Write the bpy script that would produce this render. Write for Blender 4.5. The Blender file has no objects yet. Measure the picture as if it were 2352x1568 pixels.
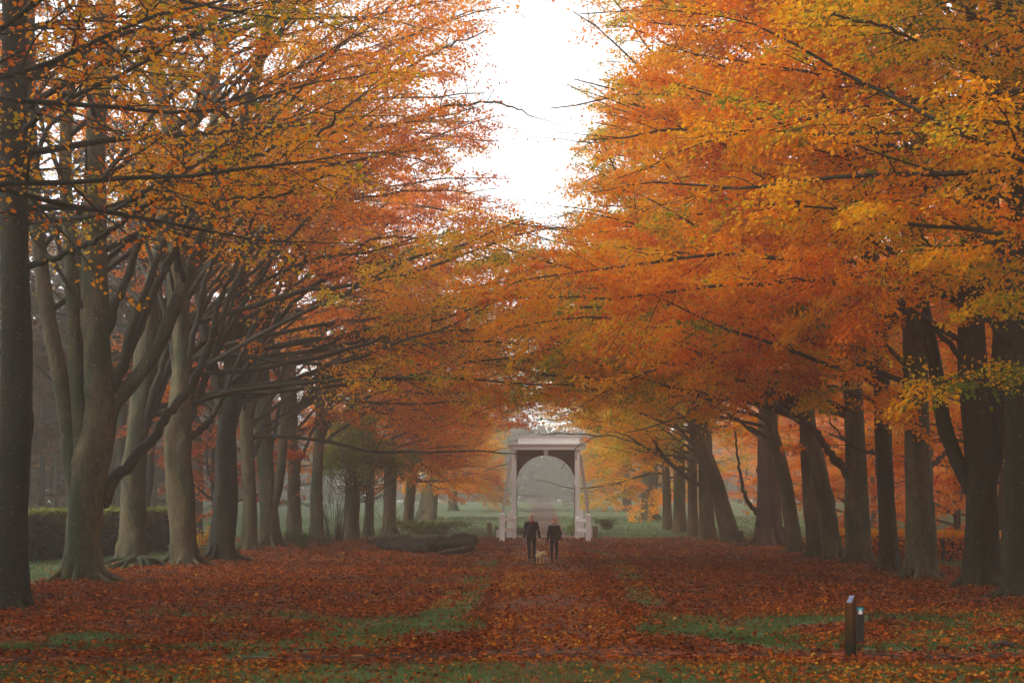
import bpy, bmesh, math, random
import numpy as np
from mathutils import Vector, noise as mnoise
R = math.radians
rng = np.random.default_rng(7)
random.seed(7)
sc = bpy.context.scene
col = sc.collection

# ------------------------------------------------------------------ camera, sky, sun, exposure
CAMZ, FPX, HZ = 2.3, 3920.0, 1150.0
cam_d = bpy.data.cameras.new("camera"); cam = bpy.data.objects.new("camera", cam_d); col.objects.link(cam)
cam.location = (0, 0, CAMZ); cam.rotation_euler = (R(90), 0, 0)
cam_d.sensor_width = 36; cam_d.lens = 60; cam_d.shift_y = (HZ - 784) / 2352
cam_d.clip_start = 0.1; cam_d.clip_end = 3000
sc.camera = cam

SUN_EL, SUN_ROT = R(47), R(246)
w = bpy.data.worlds.new("World"); sc.world = w; w.use_nodes = True
nt = w.node_tree; nt.nodes.clear()
sky = nt.nodes.new('ShaderNodeTexSky'); sky.sky_type = 'NISHITA'; sky.sun_disc = False
sky.sun_elevation = SUN_EL; sky.sun_rotation = SUN_ROT; sky.dust_density = 1.0; sky.air_density = 1.0
hs = nt.nodes.new('ShaderNodeHueSaturation'); hs.inputs['Saturation'].default_value = 0.12; hs.inputs['Value'].default_value = 1.0
bg = nt.nodes.new('ShaderNodeBackground'); bg.inputs['Strength'].default_value = 0.15
out = nt.nodes.new('ShaderNodeOutputWorld')
nt.links.new(sky.outputs[0], hs.inputs['Color']); nt.links.new(hs.outputs[0], bg.inputs[0]); nt.links.new(bg.outputs[0], out.inputs[0])
w.cycles.sampling_method = 'MANUAL'; w.cycles.sample_map_resolution = 256

sd = bpy.data.lights.new("sun", 'SUN'); sd.energy = 1.3; sd.angle = R(40); sd.color = (1.0, 0.95, 0.86)
so = bpy.data.objects.new("sun", sd); col.objects.link(so)
dirv = Vector((math.sin(SUN_ROT) * math.cos(SUN_EL), math.cos(SUN_ROT) * math.cos(SUN_EL), math.sin(SUN_EL)))
so.rotation_euler = dirv.to_track_quat('Z', 'Y').to_euler(); so.location = (0, 0, 60)

sc.view_settings.view_transform = 'Standard'; sc.view_settings.look = 'None'
sc.view_settings.exposure = 1.45; sc.view_settings.gamma = 1.0
sc.render.engine = 'CYCLES'
cy = sc.cycles
cy.max_bounces = 10; cy.diffuse_bounces = 7; cy.glossy_bounces = 2; cy.transmission_bounces = 4
cy.volume_bounces = 2; cy.transparent_max_bounces = 4
cy.caustics_reflective = False; cy.caustics_refractive = False
cy.use_denoising = True; cy.sample_clamp_indirect = 6.0
HAZE_DENSITY = 0.0024

# ------------------------------------------------------------------ helpers
def tag(o, label=None, cat=None, group=None, kind=None):
    if label: o['label'] = label
    if cat: o['category'] = cat
    if group: o['group'] = group
    if kind: o['kind'] = kind
    return o

def empty(name, loc, label=None, cat=None, group=None, rz=0):
    o = bpy.data.objects.new(name, None); col.objects.link(o)
    o.location = loc; o.rotation_euler = (0, 0, rz); o.empty_display_size = .3
    return tag(o, label, cat, group)

def link_mesh(name, me, mat, parent=None):
    o = bpy.data.objects.new(name, me); col.objects.link(o)
    if mat is not None:
        for m in (mat if isinstance(mat, (list, tuple)) else [mat]): me.materials.append(m)
    if parent is not None: o.parent = parent
    return o

def copy_tree(o, parent=None):
    c = o.copy(); col.objects.link(c); c.parent = parent
    for ch in list(o.children): copy_tree(ch, c)
    return c

def make_mesh(name, V, F, tone=None, smooth=False):
    """V (n,3); F either (m,k) int array or list of such arrays."""
    me = bpy.data.meshes.new(name)
    Fs = F if isinstance(F, list) else [F]
    Fs = [np.asarray(f, dtype=np.int32) for f in Fs if len(f)]
    V = np.asarray(V, dtype=np.float32)
    me.vertices.add(len(V)); me.vertices.foreach_set('co', V.ravel())
    tot = np.concatenate([np.full(len(f), f.shape[1], np.int32) for f in Fs])
    loops = np.concatenate([f.ravel() for f in Fs])
    me.loops.add(len(loops)); me.loops.foreach_set('vertex_index', loops)
    me.polygons.add(len(tot))
    st = np.concatenate([[0], np.cumsum(tot)[:-1]]).astype(np.int32)
    me.polygons.foreach_set('loop_start', st)
    me.polygons.foreach_set('loop_total', tot)
    if smooth: me.polygons.foreach_set('use_smooth', np.ones(len(tot), bool))
    if tone is not None:
        a = me.attributes.new('tone', 'FLOAT', 'FACE'); a.data.foreach_set('value', np.asarray(tone, np.float32))
    me.update(calc_edges=True); me.validate()
    return me

class MB:
    """collects simple solid shapes into one mesh"""
    def __init__(s): s.bm = bmesh.new()
    def box(s, x0, x1, y0, y1, z0, z1, bev=0.0):
        r = bmesh.ops.create_cube(s.bm, size=1.0)
        for v in r['verts']:
            v.co = Vector((x0 + (v.co.x + .5) * (x1 - x0), y0 + (v.co.y + .5) * (y1 - y0), z0 + (v.co.z + .5) * (z1 - z0)))
        if bev:
            es = list({e for v in r['verts'] for e in v.link_edges})
            bmesh.ops.bevel(s.bm, geom=es, offset=bev, segments=2, affect='EDGES', profile=.6)
        return s
    def bar(s, a, b, wx, wy, up=(0, 0, 1), bev=0.0, w2=None):
        a, b = Vector(a), Vector(b); d = (b - a); L = d.length; d.normalize()
        u = Vector(up)
        if abs(d.dot(u)) > .95: u = Vector((0, 1, 0))
        x = u.cross(d).normalized(); y = d.cross(x).normalized()
        r = bmesh.ops.create_cube(s.bm, size=1.0)
        for v in r['verts']:
            k = 1.0 if (w2 is None or v.co.z < 0) else w2
            v.co = a + x * (v.co.x * wx * k) + y * (v.co.y * wy * k) + d * ((v.co.z + .5) * L)
        if bev:
            es = list({e for v in r['verts'] for e in v.link_edges})
            bmesh.ops.bevel(s.bm, geom=es, offset=bev, segments=2, affect='EDGES')
        return s
    def prism(s, poly, axis, d0, d1):
        """extrude a 2-D polygon (xz) along y"""
        vs0 = [s.bm.verts.new((p[0], d0, p[1])) for p in poly]; vs1 = [s.bm.verts.new((p[0], d1, p[1])) for p in poly]
        s.bm.faces.new(vs0); s.bm.faces.new(list(reversed(vs1))); n = len(poly)
        for i in range(n): s.bm.faces.new((vs0[i], vs1[i], vs1[(i + 1) % n], vs0[(i + 1) % n]))
        return s
    def ball(s, c, r, sub=2):
        q = bmesh.ops.create_icosphere(s.bm, subdivisions=sub, radius=1.0)
        rr = r if isinstance(r, (tuple, list, Vector)) else (r, r, r)
        for v in q['verts']: v.co = Vector((c[0] + v.co.x * rr[0], c[1] + v.co.y * rr[1], c[2] + v.co.z * rr[2]))
        return s
    def limb(s, a, b, ra, rb, sub=2, sq=1.0):
        a, b = Vector(a), Vector(b); L = (b - a).length
        n = max(2, int(L / (min(ra, rb) * .45)) + 1)
        for i in range(n + 1):
            t = i / n; r = ra + (rb - ra) * t; s.ball(a.lerp(b, t), (r, r * sq, r), sub)
        return s
    def mesh(s, name, smooth=False):
        me = bpy.data.meshes.new(name)
        bmesh.ops.recalc_face_normals(s.bm, faces=s.bm.faces[:])
        s.bm.to_mesh(me); s.bm.free()
        if smooth: me.polygons.foreach_set('use_smooth', np.ones(len(me.polygons), bool))
        return me
    def build(s, name, mat, parent=None, smooth=False):
        return link_mesh(name, s.mesh(name, smooth), mat, parent)
    def fuse(s, name, mat, parent=None, voxel=.008, smooth=4):
        """one continuous skin round all collected balls and limbs"""
        me = s.mesh(name); tmp = bpy.data.objects.new(name + "_raw", me); col.objects.link(tmp)
        m = tmp.modifiers.new('r', 'REMESH'); m.mode = 'VOXEL'; m.voxel_size = voxel; m.use_smooth_shade = True
        k = tmp.modifiers.new('s', 'SMOOTH'); k.iterations = smooth; k.factor = .5
        dg = bpy.context.evaluated_depsgraph_get()
        new = bpy.data.meshes.new_from_object(tmp.evaluated_get(dg))
        bpy.data.objects.remove(tmp); bpy.data.meshes.remove(me)
        new.name = name
        new.polygons.foreach_set('use_smooth', np.ones(len(new.polygons), bool))
        return link_mesh(name, new, mat, parent)

def hash2(ix, iy, s=0):
    n = (ix.astype(np.int64) * 374761393 + iy.astype(np.int64) * 668265263 + s * 1274126177) & 0xffffffff
    n = ((n ^ (n >> 13)) * 1274126177) & 0xffffffff
    return ((n ^ (n >> 16)) & 0xffff) / 65535.0
def vnoise(x, y, s=0):
    x, y = np.asarray(x, float), np.asarray(y, float)
    ix, iy = np.floor(x), np.floor(y); fx, fy = x - ix, y - iy
    fx, fy = fx * fx * (3 - 2 * fx), fy * fy * (3 - 2 * fy)
    a, b = hash2(ix, iy, s), hash2(ix + 1, iy, s); c, d = hash2(ix, iy + 1, s), hash2(ix + 1, iy + 1, s)
    return (a + (b - a) * fx) * (1 - fy) + (c + (d - c) * fx) * fy
def fbm(x, y, s=0, o=3):
    t, a, n = 0, 1, 0
    for i in range(o):
        t = t + a * vnoise(np.asarray(x) * 2 ** i, np.asarray(y) * 2 ** i, s + i); n += a; a *= .5
    return t / n
def sstep(a, b, t):
    t = np.clip((np.asarray(t, float) - a) / (b - a), 0, 1); return t * t * (3 - 2 * t)

# pixel of the 2352 wide photograph + distance -> point in the place
def P(x, y, D): return Vector(((x - 1176) / FPX * D, D, CAMZ + (HZ - y) / FPX * D))
def DY(y): return CAMZ * FPX / (y - HZ)

def path_x(y): return np.interp(y, [0, 30, 65, 97, 110, 150, 215, 400], [.8, .85, 1.05, 1.95, 2.05, 2.75, 3.85, 6.5])
def path_w(y): return np.interp(y, [0, 30, 60, 97, 105, 215], [1.25, 1.2, 1.25, 1.5, 1.15, 1.05])

FEET = [((bx_ - 1176) / FPX * d_, d_) for bx_, d_ in ((25, 35.4), (190, 47.5), (303, 60), (422, 57), (508, 62), (573, 75), (618, 80), (677, 88), (728, 92), (2342, 39.2), (2256, 44.2), (2118, 48.5), (2042, 53.5), (1972, 60.5), (1914, 63.2), (1870, 67), (1828, 73.8), (1767, 84), (1682, 89.5))]
def H(x, y):
    x, y = np.asarray(x, float), np.asarray(y, float)
    z = np.interp(y, [0, 91, 99, 107, 215, 300, 420], [0, 0, .17, .22, 1.92, 2.15, 2.2])
    z = z + .10 * (fbm(x * .25, y * .25, 3) - .5) * sstep(1.0, 3.5, np.abs(x - path_x(y)))
    z = z + .05 * (fbm(x * 1.1, y * 1.1, 9) - .5) * sstep(.8, 2, np.abs(x - path_x(y)))
    # leaf filled hollow left of the grassy strip and the rutted cross track
    z = z - .16 * np.exp(-((x + 3.4 - (y - 30) * .03) / 1.2) ** 2) * sstep(27.5, 32, y) * (1 - sstep(46, 58, y))
    z = z - .12 * np.exp(-((x - 4.4) / 1.1) ** 2) * sstep(27.5, 31, y) * (1 - sstep(40, 55, y))
    z = z - .07 * np.exp(-((y - track_y(x)) / .55) ** 2) * (.4 + 1.2 * fbm(x * 1.5, y * 1.5, 21))
    for (fx_, fy_) in FEET: z = z + .12 * np.exp(-((x - fx_) ** 2 + ((y - fy_)) ** 2) / .9)
    # low bank under the left row
    z = z + .22 * np.exp(-((x + 11.3) / 1.5) ** 2) * sstep(40, 50, y) * (1 - sstep(90, 100, y)) * fbm(x * .6, y * .5, 5)
    return z
def track_y(x):
    x = np.asarray(x, float)
    return 25.2 + .25 * np.sin(x * .35) + .008 * x * x * 0 + np.interp(x, [-8, 0, 8], [-.55, .45, .0])

# ------------------------------------------------------------------ materials
def mat_new(name):
    m = bpy.data.materials.new(name); m.use_nodes = True; n = m.node_tree.nodes; n.clear()
    o = n.new('ShaderNodeOutputMaterial'); return m, n, m.node_tree.links, o
def ramp(n, stops, mode='LINEAR'):
    r = n.new('ShaderNodeValToRGB'); r.color_ramp.interpolation = mode
    e = r.color_ramp.elements
    while len(e) < len(stops): e.new(.5)
    for k, (p, c) in zip(e, stops): k.position = p; k.color = (*c, 1)
    return r
def noise_tex(n, l, scale, detail=4, rough=.6, vec=None):
    t = n.new('ShaderNodeTexNoise'); t.inputs['Scale'].default_value = scale; t.inputs['Detail'].default_value = detail; t.inputs['Roughness'].default_value = rough
    if vec is not None: l.new(vec, t.inputs['Vector'])
    return t
def pos_vec(n, l, scale=(1, 1, 1)):
    g = n.new('ShaderNodeNewGeometry'); mp = n.new('ShaderNodeMapping'); mp.inputs['Scale'].default_value = scale
    l.new(g.outputs['Position'], mp.inputs['Vector']); return mp.outputs[0]
def mixc(n, l, fac, a, b):
    m = n.new('ShaderNodeMix'); m.data_type = 'RGBA'
    if isinstance(fac, float): m.inputs[0].default_value = fac
    else: l.new(fac, m.inputs[0])
    for k, v in ((6, a), (7, b)):
        if isinstance(v, tuple): m.inputs[k].default_value = (*v, 1)
        else: l.new(v, m.inputs[k])
    return m.outputs[2]
def bump(n, l, h, strength, dist):
    b = n.new('ShaderNodeBump'); b.inputs['Strength'].default_value = strength; b.inputs['Distance'].default_value = dist
    l.new(h, b.inputs['Height']); return b.outputs[0]

def plain(name, c, rough=.7, var=.25, scale=6, bumpd=.0, spec=.3):
    m, n, l, o = mat_new(name); p = n.new('ShaderNodeBsdfPrincipled')
    v = pos_vec(n, l); t = noise_tex(n, l, scale, 5, .6, v)
    r = ramp(n, [(.25, tuple(k * (1 - var) for k in c)), (.75, tuple(min(1, k * (1 + var)) for k in c))]); l.new(t.outputs['Fac'], r.inputs[0])
    l.new(r.outputs[0], p.inputs['Base Color']); p.inputs['Roughness'].default_value = rough; p.inputs['Specular IOR Level'].default_value = spec
    if bumpd: l.new(bump(n, l, t.outputs['Fac'], .6, bumpd), p.inputs['Normal'])
    l.new(p.outputs[0], o.inputs[0]); return m

def bark_mat(name, base, moss, pale, moss_amt=.5, stretch=.5, rough_b=.02):
    m, n, l, o = mat_new(name); p = n.new('ShaderNodeBsdfPrincipled')
    v = pos_vec(n, l, (1, 1, stretch))
    t1 = noise_tex(n, l, 1.1, 8, .72, v); t2 = noise_tex(n, l, 9, 5, .7, v)
    v2 = pos_vec(n, l, (1, 1, 1)); t3 = noise_tex(n, l, 16, 2, .5, v2)
    r1 = ramp(n, [(.34, tuple(k * .45 for k in base)), (.5, base), (.7, tuple(k * 1.45 for k in base))]); l.new(t2.outputs['Fac'], r1.inputs[0])
    r2 = ramp(n, [(moss_amt - .08, (1, 1, 1)), (moss_amt + .06, (0, 0, 0))]); l.new(t1.outputs['Fac'], r2.inputs[0])
    c = mixc(n, l, r2.outputs[0], r1.outputs[0], moss)
    r3 = ramp(n, [(.66, (0, 0, 0)), (.70, (1, 1, 1))]); l.new(t3.outputs['Fac'], r3.inputs[0])
    mm = n.new('ShaderNodeMath'); mm.operation = 'MULTIPLY'; l.new(r3.outputs[0], mm.inputs[0]); mm.inputs[1].default_value = .8
    c = mixc(n, l, mm.outputs[0], c, pale)
    l.new(c, p.inputs['Base Color']); p.inputs['Roughness'].default_value = .75; p.inputs['Specular IOR Level'].default_value = .25
    ad = n.new('ShaderNodeMath'); ad.operation = 'ADD'; l.new(t2.outputs['Fac'], ad.inputs[0]); l.new(t1.outputs['Fac'], ad.inputs[1])
    l.new(bump(n, l, ad.outputs[0], .9, rough_b), p.inputs['Normal'])
    l.new(p.outputs[0], o.inputs[0]); return m

TONE = [(0.0, (.09, .026, .006)), (.15, (.34, .056, .004)), (.32, (.68, .135, .004)), (.5, (.88, .255, .004)), (.68, (.90, .39, .006)),
        (.82, (.84, .50, .012)), (.92, (.46, .42, .018)), (1.0, (.16, .24, .02))]
def leaf_mat(name, stops=TONE, trans=.6, gain=1.0):
    m, n, l, o = mat_new(name)
    a = n.new('ShaderNodeAttribute'); a.attribute_type = 'GEOMETRY'; a.attribute_name = 'tone'
    r = ramp(n, [(p, tuple(k * gain for k in c)) for p, c in stops]); l.new(a.outputs['Fac'], r.inputs[0])
    d = n.new('ShaderNodeBsdfDiffuse'); t = n.new('ShaderNodeBsdfTranslucent'); mx = n.new('ShaderNodeMixShader')
    l.new(r.outputs[0], d.inputs[0]); l.new(r.outputs[0], t.inputs[0])
    mx.inputs[0].default_value = trans; l.new(d.outputs[0], mx.inputs[1]); l.new(t.outputs[0], mx.inputs[2])
    l.new(mx.outputs[0], o.inputs[0]); return m

M = {}
M['bark'] = bark_mat('beech_bark', (.088, .070, .031), (.016, .026, .007), (.20, .19, .15), .50, .4, .05)
M['bark_dark'] = bark_mat('wet_mossy_bark', (.026, .022, .012), (.009, .012, .005), (.14, .13, .10), .55, .4, .05)
M['bark_rough'] = bark_mat('red_rough_bark', (.075, .042, .028), (.025, .016, .012), (.12, .09, .07), .5, .12, .09)
M['branch'] = bark_mat('branch_bark', (.030, .027, .018), (.014, .018, .008), (.10, .10, .08), .5)
M['leaf'] = leaf_mat('autumn_leaf')
M['dull'] = leaf_mat('brown_wood_leaf', [(0, (.018, .014, .008)), (.2, (.07, .030, .012)), (.45, (.18, .070, .014)), (.7, (.32, .15, .02)), (1, (.3, .24, .04))], .5)
M['needle'] = leaf_mat('green_leaf', [(0, (.03, .045, .015)), (.4, (.09, .14, .03)), (.7, (.22, .28, .06)), (1, (.42, .42, .08))], .5)
M['litter'] = leaf_mat('fallen_leaf', [(0.0, (.030, .012, .008)), (.2, (.085, .020, .008)), (.42, (.20, .036, .009)), (.62, (.36, .085, .012)), (.8, (.44, .16, .016)), (1.0, (.48, .30, .03))], .25)
M['grass'] = leaf_mat('grass_blade', [(0, (.035, .06, .012)), (.35, (.06, .12, .028)), (.7, (.11, .19, .07)), (1, (.24, .26, .05))], .35)
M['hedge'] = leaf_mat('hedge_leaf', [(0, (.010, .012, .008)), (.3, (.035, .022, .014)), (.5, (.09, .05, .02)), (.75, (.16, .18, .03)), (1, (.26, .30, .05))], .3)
M['white'] = plain('white_paint', (.85, .86, .84), .5, .05, 3, 0)
M['whitetop'] = plain('lit_top_white', (.80, .80, .80), .35, .05, 3, 0)  # separate smoother white given to tops and braces that catch sky light
M['panel'] = plain('dark_brown_paint', (.055, .036, .036), .5, .1, 4)
M['rust'] = plain('rusty_iron', (.06, .045, .035), .7, .4, 20)
M['wood'] = plain('weathered_wood', (.16, .10, .055), .8, .3, 9, .01)
M['fence'] = plain('grey_wood', (.17, .14, .11), .8, .25, 5)

# ------------------------------------------------------------------ ground, path, cross track
def axis(fine0, fine1, step, lo, hi, g=1.13):
    a = list(np.arange(fine0, fine1 + 1e-6, step)); s = step; v = a[-1]
    while v < hi: s *= g; v += s; a.append(min(v, hi))
    s = step; v = a[0]; b = []
    while v > lo: s *= g; v -= s; b.append(max(v, lo))
    return np.array(b[::-1] + a)
GX = axis(-13, 14, .22, -150, 150); GY = axis(18, 108, .22, -30, 405, 1.08)
gx, gy = np.meshgrid(GX, GY); gz = H(gx, gy); nx_, ny_ = len(GX), len(GY)
idx = np.arange(nx_ * ny_).reshape(ny_, nx_)
quads = np.stack([idx[:-1, :-1], idx[:-1, 1:], idx[1:, 1:], idx[1:, :-1]], -1).reshape(-1, 4)
GV = np.stack([gx.ravel(), gy.ravel(), gz.ravel()], -1)
qc = GV[quads].mean(1)

def seg_mask(x, y, pts, wd):
    """soft mask round a polyline of world points"""
    best = np.full(np.shape(x), 1e9)
    for (a, b) in zip(pts[:-1], pts[1:]):
        ax, ay, bx, by = a[0], a[1], b[0], b[1]; L2 = (bx - ax) ** 2 + (by - ay) ** 2
        t = np.clip(((x - ax) * (bx - ax) + (y - ay) * (by - ay)) / L2, 0, 1)
        best = np.minimum(best, np.hypot((x - ax - t * (bx - ax)), (y - ay - t * (by - ay)) * .35))
    return 1 - sstep(wd * .6, wd * 1.3, best)
def gp(x, y): D = DY(y); return ((x - 1176) / FPX * D, D)
STRIP = [gp(600, 1490), gp(860, 1475), gp(960, 1440), gp(1035, 1400), gp(1075, 1355), gp(1105, 1320), gp(1125, 1290)]
STRIP_R = [gp(2330, 1480), gp(1960, 1475), gp(1700, 1465), gp(1560, 1425), gp(1480, 1370), gp(1430, 1300), gp(1400, 1272), gp(1350, 1262)]
def grass_amount(x, y):
    n = fbm(x * .7, y * .45, 31); n2 = fbm(x * 2.3, y * 2.3, 41)
    off = np.abs(x - path_x(y)); out_path = sstep(path_w(y) * .9, path_w(y) * 1.35, off)
    fg = (1 - sstep(23.4, 24.6, y)) * (.66 + 1.1 * (n2 - .42)) 
    band = sstep(25.9, 27, y) * (1 - sstep(31, 40, y)) * sstep(.38, .58, n) * .8
    bandr = sstep(26, 27, y) * (1 - sstep(29, 34, y)) * sstep(.35, .6, n) * .6 * (x > 0)
    strip = seg_mask(x, y, STRIP, .55) * (.30 + 1.0 * n2) * sstep(.22, .45, fbm(x * .8, y * .35, 33))
    stripr = seg_mask(x, y, STRIP_R, .5) * (.15 + 1.1 * n2) * sstep(.28, .52, fbm(x * .8, y * .3, 34))
    lawn = sstep(12.4, 13.6, -x) * sstep(44, 48, y) * (1 - sstep(90, 99, y)) + sstep(14.2, 15.5, x) * sstep(50, 54, y) * (1 - sstep(80, 86, y))
    thin = sstep(.55, .75, n) * .25 * sstep(38, 44, y) * (1 - sstep(80, 95, y))
    far_meadow = sstep(99, 103, y + 6 * (n - .5))  # meadow grass beyond the bridge
    g = np.maximum.reduce([fg, (band + bandr) * out_path, strip * out_path, stripr * out_path, lawn, thin * out_path, far_meadow * out_path])
    return np.clip(g, 0, 1)
def on_track(x, y): return 1 - sstep(.45, .85, np.abs(y - track_y(x)))

ga = grass_amount(GV[:, 0], GV[:, 1])
def ground_mat():
    m, n, l, o = mat_new('leafy_ground'); p = n.new('ShaderNodeBsdfPrincipled')
    v = pos_vec(n, l)
    vo = n.new('ShaderNodeTexVoronoi'); vo.inputs['Scale'].default_value = 11; l.new(v, vo.inputs['Vector'])
    sep = n.new('ShaderNodeSeparateColor'); l.new(vo.outputs['Color'], sep.inputs[0])
    t = noise_tex(n, l, .9, 5, .6, v); t2 = noise_tex(n, l, 22, 4, .7, v)
    rl = ramp(n, [(0, (.03, .013, .009)), (.3, (.08, .020, .009)), (.6, (.16, .034, .010)), (.85, (.24, .07, .014)), (1, (.34, .16, .02))]); l.new(sep.outputs[0], rl.inputs[0])
    dk = ramp(n, [(.32, (.30, .27, .26)), (.62, (1, 1, 1))]); l.new(t.outputs['Fac'], dk.inputs[0])
    mu = n.new('ShaderNodeMix'); mu.data_type = 'RGBA'; mu.blend_type = 'MULTIPLY'; mu.inputs[0].default_value = 1; l.new(rl.outputs[0], mu.inputs[6]); l.new(dk.outputs[0], mu.inputs[7])
    rg = ramp(n, [(.3, (.045, .065, .028)), (.55, (.08, .12, .055)), (.75, (.13, .17, .10))]); l.new(t2.outputs['Fac'], rg.inputs[0])
    a = n.new('ShaderNodeAttribute'); a.attribute_type = 'GEOMETRY'; a.attribute_name = 'grassy'
    ad = n.new('ShaderNodeMath'); ad.operation = 'ADD'; l.new(a.outputs['Fac'], ad.inputs[0])
    s2 = n.new('ShaderNodeMath'); s2.operation = 'MULTIPLY_ADD'; l.new(t2.outputs['Fac'], s2.inputs[0]); s2.inputs[1].default_value = .7; s2.inputs[2].default_value = -.35
    l.new(s2.outputs[0], ad.inputs[1])
    rf = ramp(n, [(.35, (0, 0, 0)), (.65, (1, 1, 1))]); l.new(ad.outputs[0], rf.inputs[0])
    c = mixc(n, l, rf.outputs[0], mu.outputs[2], rg.outputs[0])
    l.new(c, p.inputs['Base Color']); p.inputs['Roughness'].default_value = .9; p.inputs['Specular IOR Level'].default_value = .15
    l.new(bump(n, l, vo.outputs['Distance'], .8, .05), p.inputs['Normal'])
    l.new(p.outputs[0], o.inputs[0]); return m
def soil_mat(name, c0, c1, sc_=5, rough=.85, leafy=.45):
    m, n, l, o = mat_new(name); p = n.new('ShaderNodeBsdfPrincipled'); v = pos_vec(n, l)
    t = noise_tex(n, l, sc_, 6, .7, v); r = ramp(n, [(.3, c0), (.7, c1)]); l.new(t.outputs['Fac'], r.inputs[0])
    vo = n.new('ShaderNodeTexVoronoi'); vo.inputs['Scale'].default_value = 12; l.new(v, vo.inputs['Vector'])
    sep = n.new('ShaderNodeSeparateColor'); l.new(vo.outputs['Color'], sep.inputs[0])
    rl = ramp(n, [(0, (.06, .02, .012)), (.5, (.21, .040, .012)), (.9, (.34, .085, .016))]); l.new(sep.outputs[1], rl.inputs[0])
    mk = ramp(n, [(leafy - .05, (1, 1, 1)), (leafy + .05, (0, 0, 0))]); l.new(sep.outputs[0], mk.inputs[0])
    c = mixc(n, l, mk.outputs[0], r.outputs[0], rl.outputs[0])
    l.new(c, p.inputs['Base Color']); p.inputs['Roughness'].default_value = rough; p.inputs['Specular IOR Level'].default_value = .15
    ad = n.new('ShaderNodeMath'); ad.operation = 'ADD'; l.new(t.outputs['Fac'], ad.inputs[0]); l.new(vo.outputs['Distance'], ad.inputs[1])
    l.new(bump(n, l, ad.outputs[0], .8, .04), p.inputs['Normal']); l.new(p.outputs[0], o.inputs[0]); return m

gm = make_mesh('ground', GV, quads, smooth=True)
at = gm.attributes.new('grassy', 'FLOAT', 'POINT'); at.data.foreach_set('value', ga.astype(np.float32))
ground = link_mesh('ground', gm, ground_mat()); tag(ground, kind='structure')
def sheet(name, sel, dz, mat):
    q = quads[sel]; u, inv = np.unique(q, return_inverse=True)
    V = GV[u].copy(); V[:, 2] += dz
    o = link_mesh(name, make_mesh(name, V, inv.reshape(q.shape), smooth=True), mat); return tag(o, kind='structure')
edge = (fbm(qc[:, 0] * .9, qc[:, 1] * .9, 77) - .5) * .7
ptrack = np.abs(qc[:, 1] - track_y(qc[:, 0])) < .55 + edge * .8
ppath = (np.abs(qc[:, 0] - path_x(qc[:, 1])) < path_w(qc[:, 1]) + edge) & (qc[:, 1] > 16) & (qc[:, 1] < 330) & ~ptrack
far_ = qc[:, 1] > 107
sheet('far_path', ppath & far_, .004, soil_mat('bare_path', (.028, .024, .018), (.065, .052, .038), 7, .8, .12))
sheet('path', ppath & ~far_, .004, soil_mat('leaf_strewn_path', (.036, .022, .015), (.085, .055, .038), 7, .7, .42))
sheet('cross_track', ptrack & (np.abs(qc[:, 0]) < 60), .004, soil_mat('muddy_track', (.012, .008, .006), (.050, .030, .022), 3.5, .95, .3))

# ------------------------------------------------------------------ leaves as meshes
def leaf_mesh(name, c, u, n, ln, wd, tone, hexa=False, fold=.12):
    u = u / np.maximum(np.linalg.norm(u, axis=1, keepdims=True), 1e-6)
    v = np.cross(n, u); v /= np.maximum(np.linalg.norm(v, axis=1, keepdims=True), 1e-6)
    n = np.cross(u, v); ln = ln[:, None]; wd = wd[:, None]; f = n * wd * fold * 2
    N = len(c)
    if hexa:
        pts = [c, c + u * ln * .28 + v * wd * .42 + f, c + u * ln * .68 + v * wd * .40 + f, c + u * ln, c + u * ln * .68 - v * wd * .40 + f, c + u * ln * .28 - v * wd * .42 + f]
    else:
        pts = [c, c + u * ln * .45 + v * wd * .5 + f, c + u * ln, c + u * ln * .45 - v * wd * .5 + f]
    k = len(pts); V = np.stack(pts, 1).reshape(-1, 3)
    F = np.arange(N * k, dtype=np.int32).reshape(N, k)
    return make_mesh(name, V, F, tone)

def leaf_cloud(centers, normals, size, tone, seed, hexa=False, jit=.9):
    r = np.random.default_rng(seed); N = len(centers)
    n = normals + r.normal(0, jit, (N, 3)); n /= np.linalg.norm(n, axis=1, keepdims=True); u = np.cross(n, r.normal(0, 1, (N, 3)))
    ln = size * r.uniform(.7, 1.3, N); return centers, u, n, ln, ln * r.uniform(.5, .75, N), np.clip(tone, 0, 1)

# ------------------------------------------------------------------ trees
def frames(pts):
    t = np.gradient(pts, axis=0); t /= np.maximum(np.linalg.norm(t, axis=1, keepdims=True), 1e-9)
    ref = np.array([0.13, 1.0, 0.07]) if abs(t[0, 1]) < .8 else np.array([1.0, .1, .05])
    a = np.cross(t, ref); a /= np.maximum(np.linalg.norm(a, axis=1, keepdims=True), 1e-9)
    b = np.cross(t, a); return t, a, b
def catmull(pts, n_per):
    p = np.asarray(pts, float); p = np.vstack([2 * p[0] - p[1], p, 2 * p[-1] - p[-2]]); o = []
    for i in range(1, len(p) - 2):
        t = np.linspace(0, 1, n_per, endpoint=False)[:, None]
        o.append(.5 * (2 * p[i] + (p[i + 1] - p[i - 1]) * t + (2 * p[i - 1] - 5 * p[i] + 4 * p[i + 1] - p[i + 2]) * t ** 2 + (3 * p[i] - p[i - 1] - 3 * p[i + 1] + p[i + 2]) * t ** 3))
    o.append(p[-2][None]); return np.vstack(o)

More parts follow.
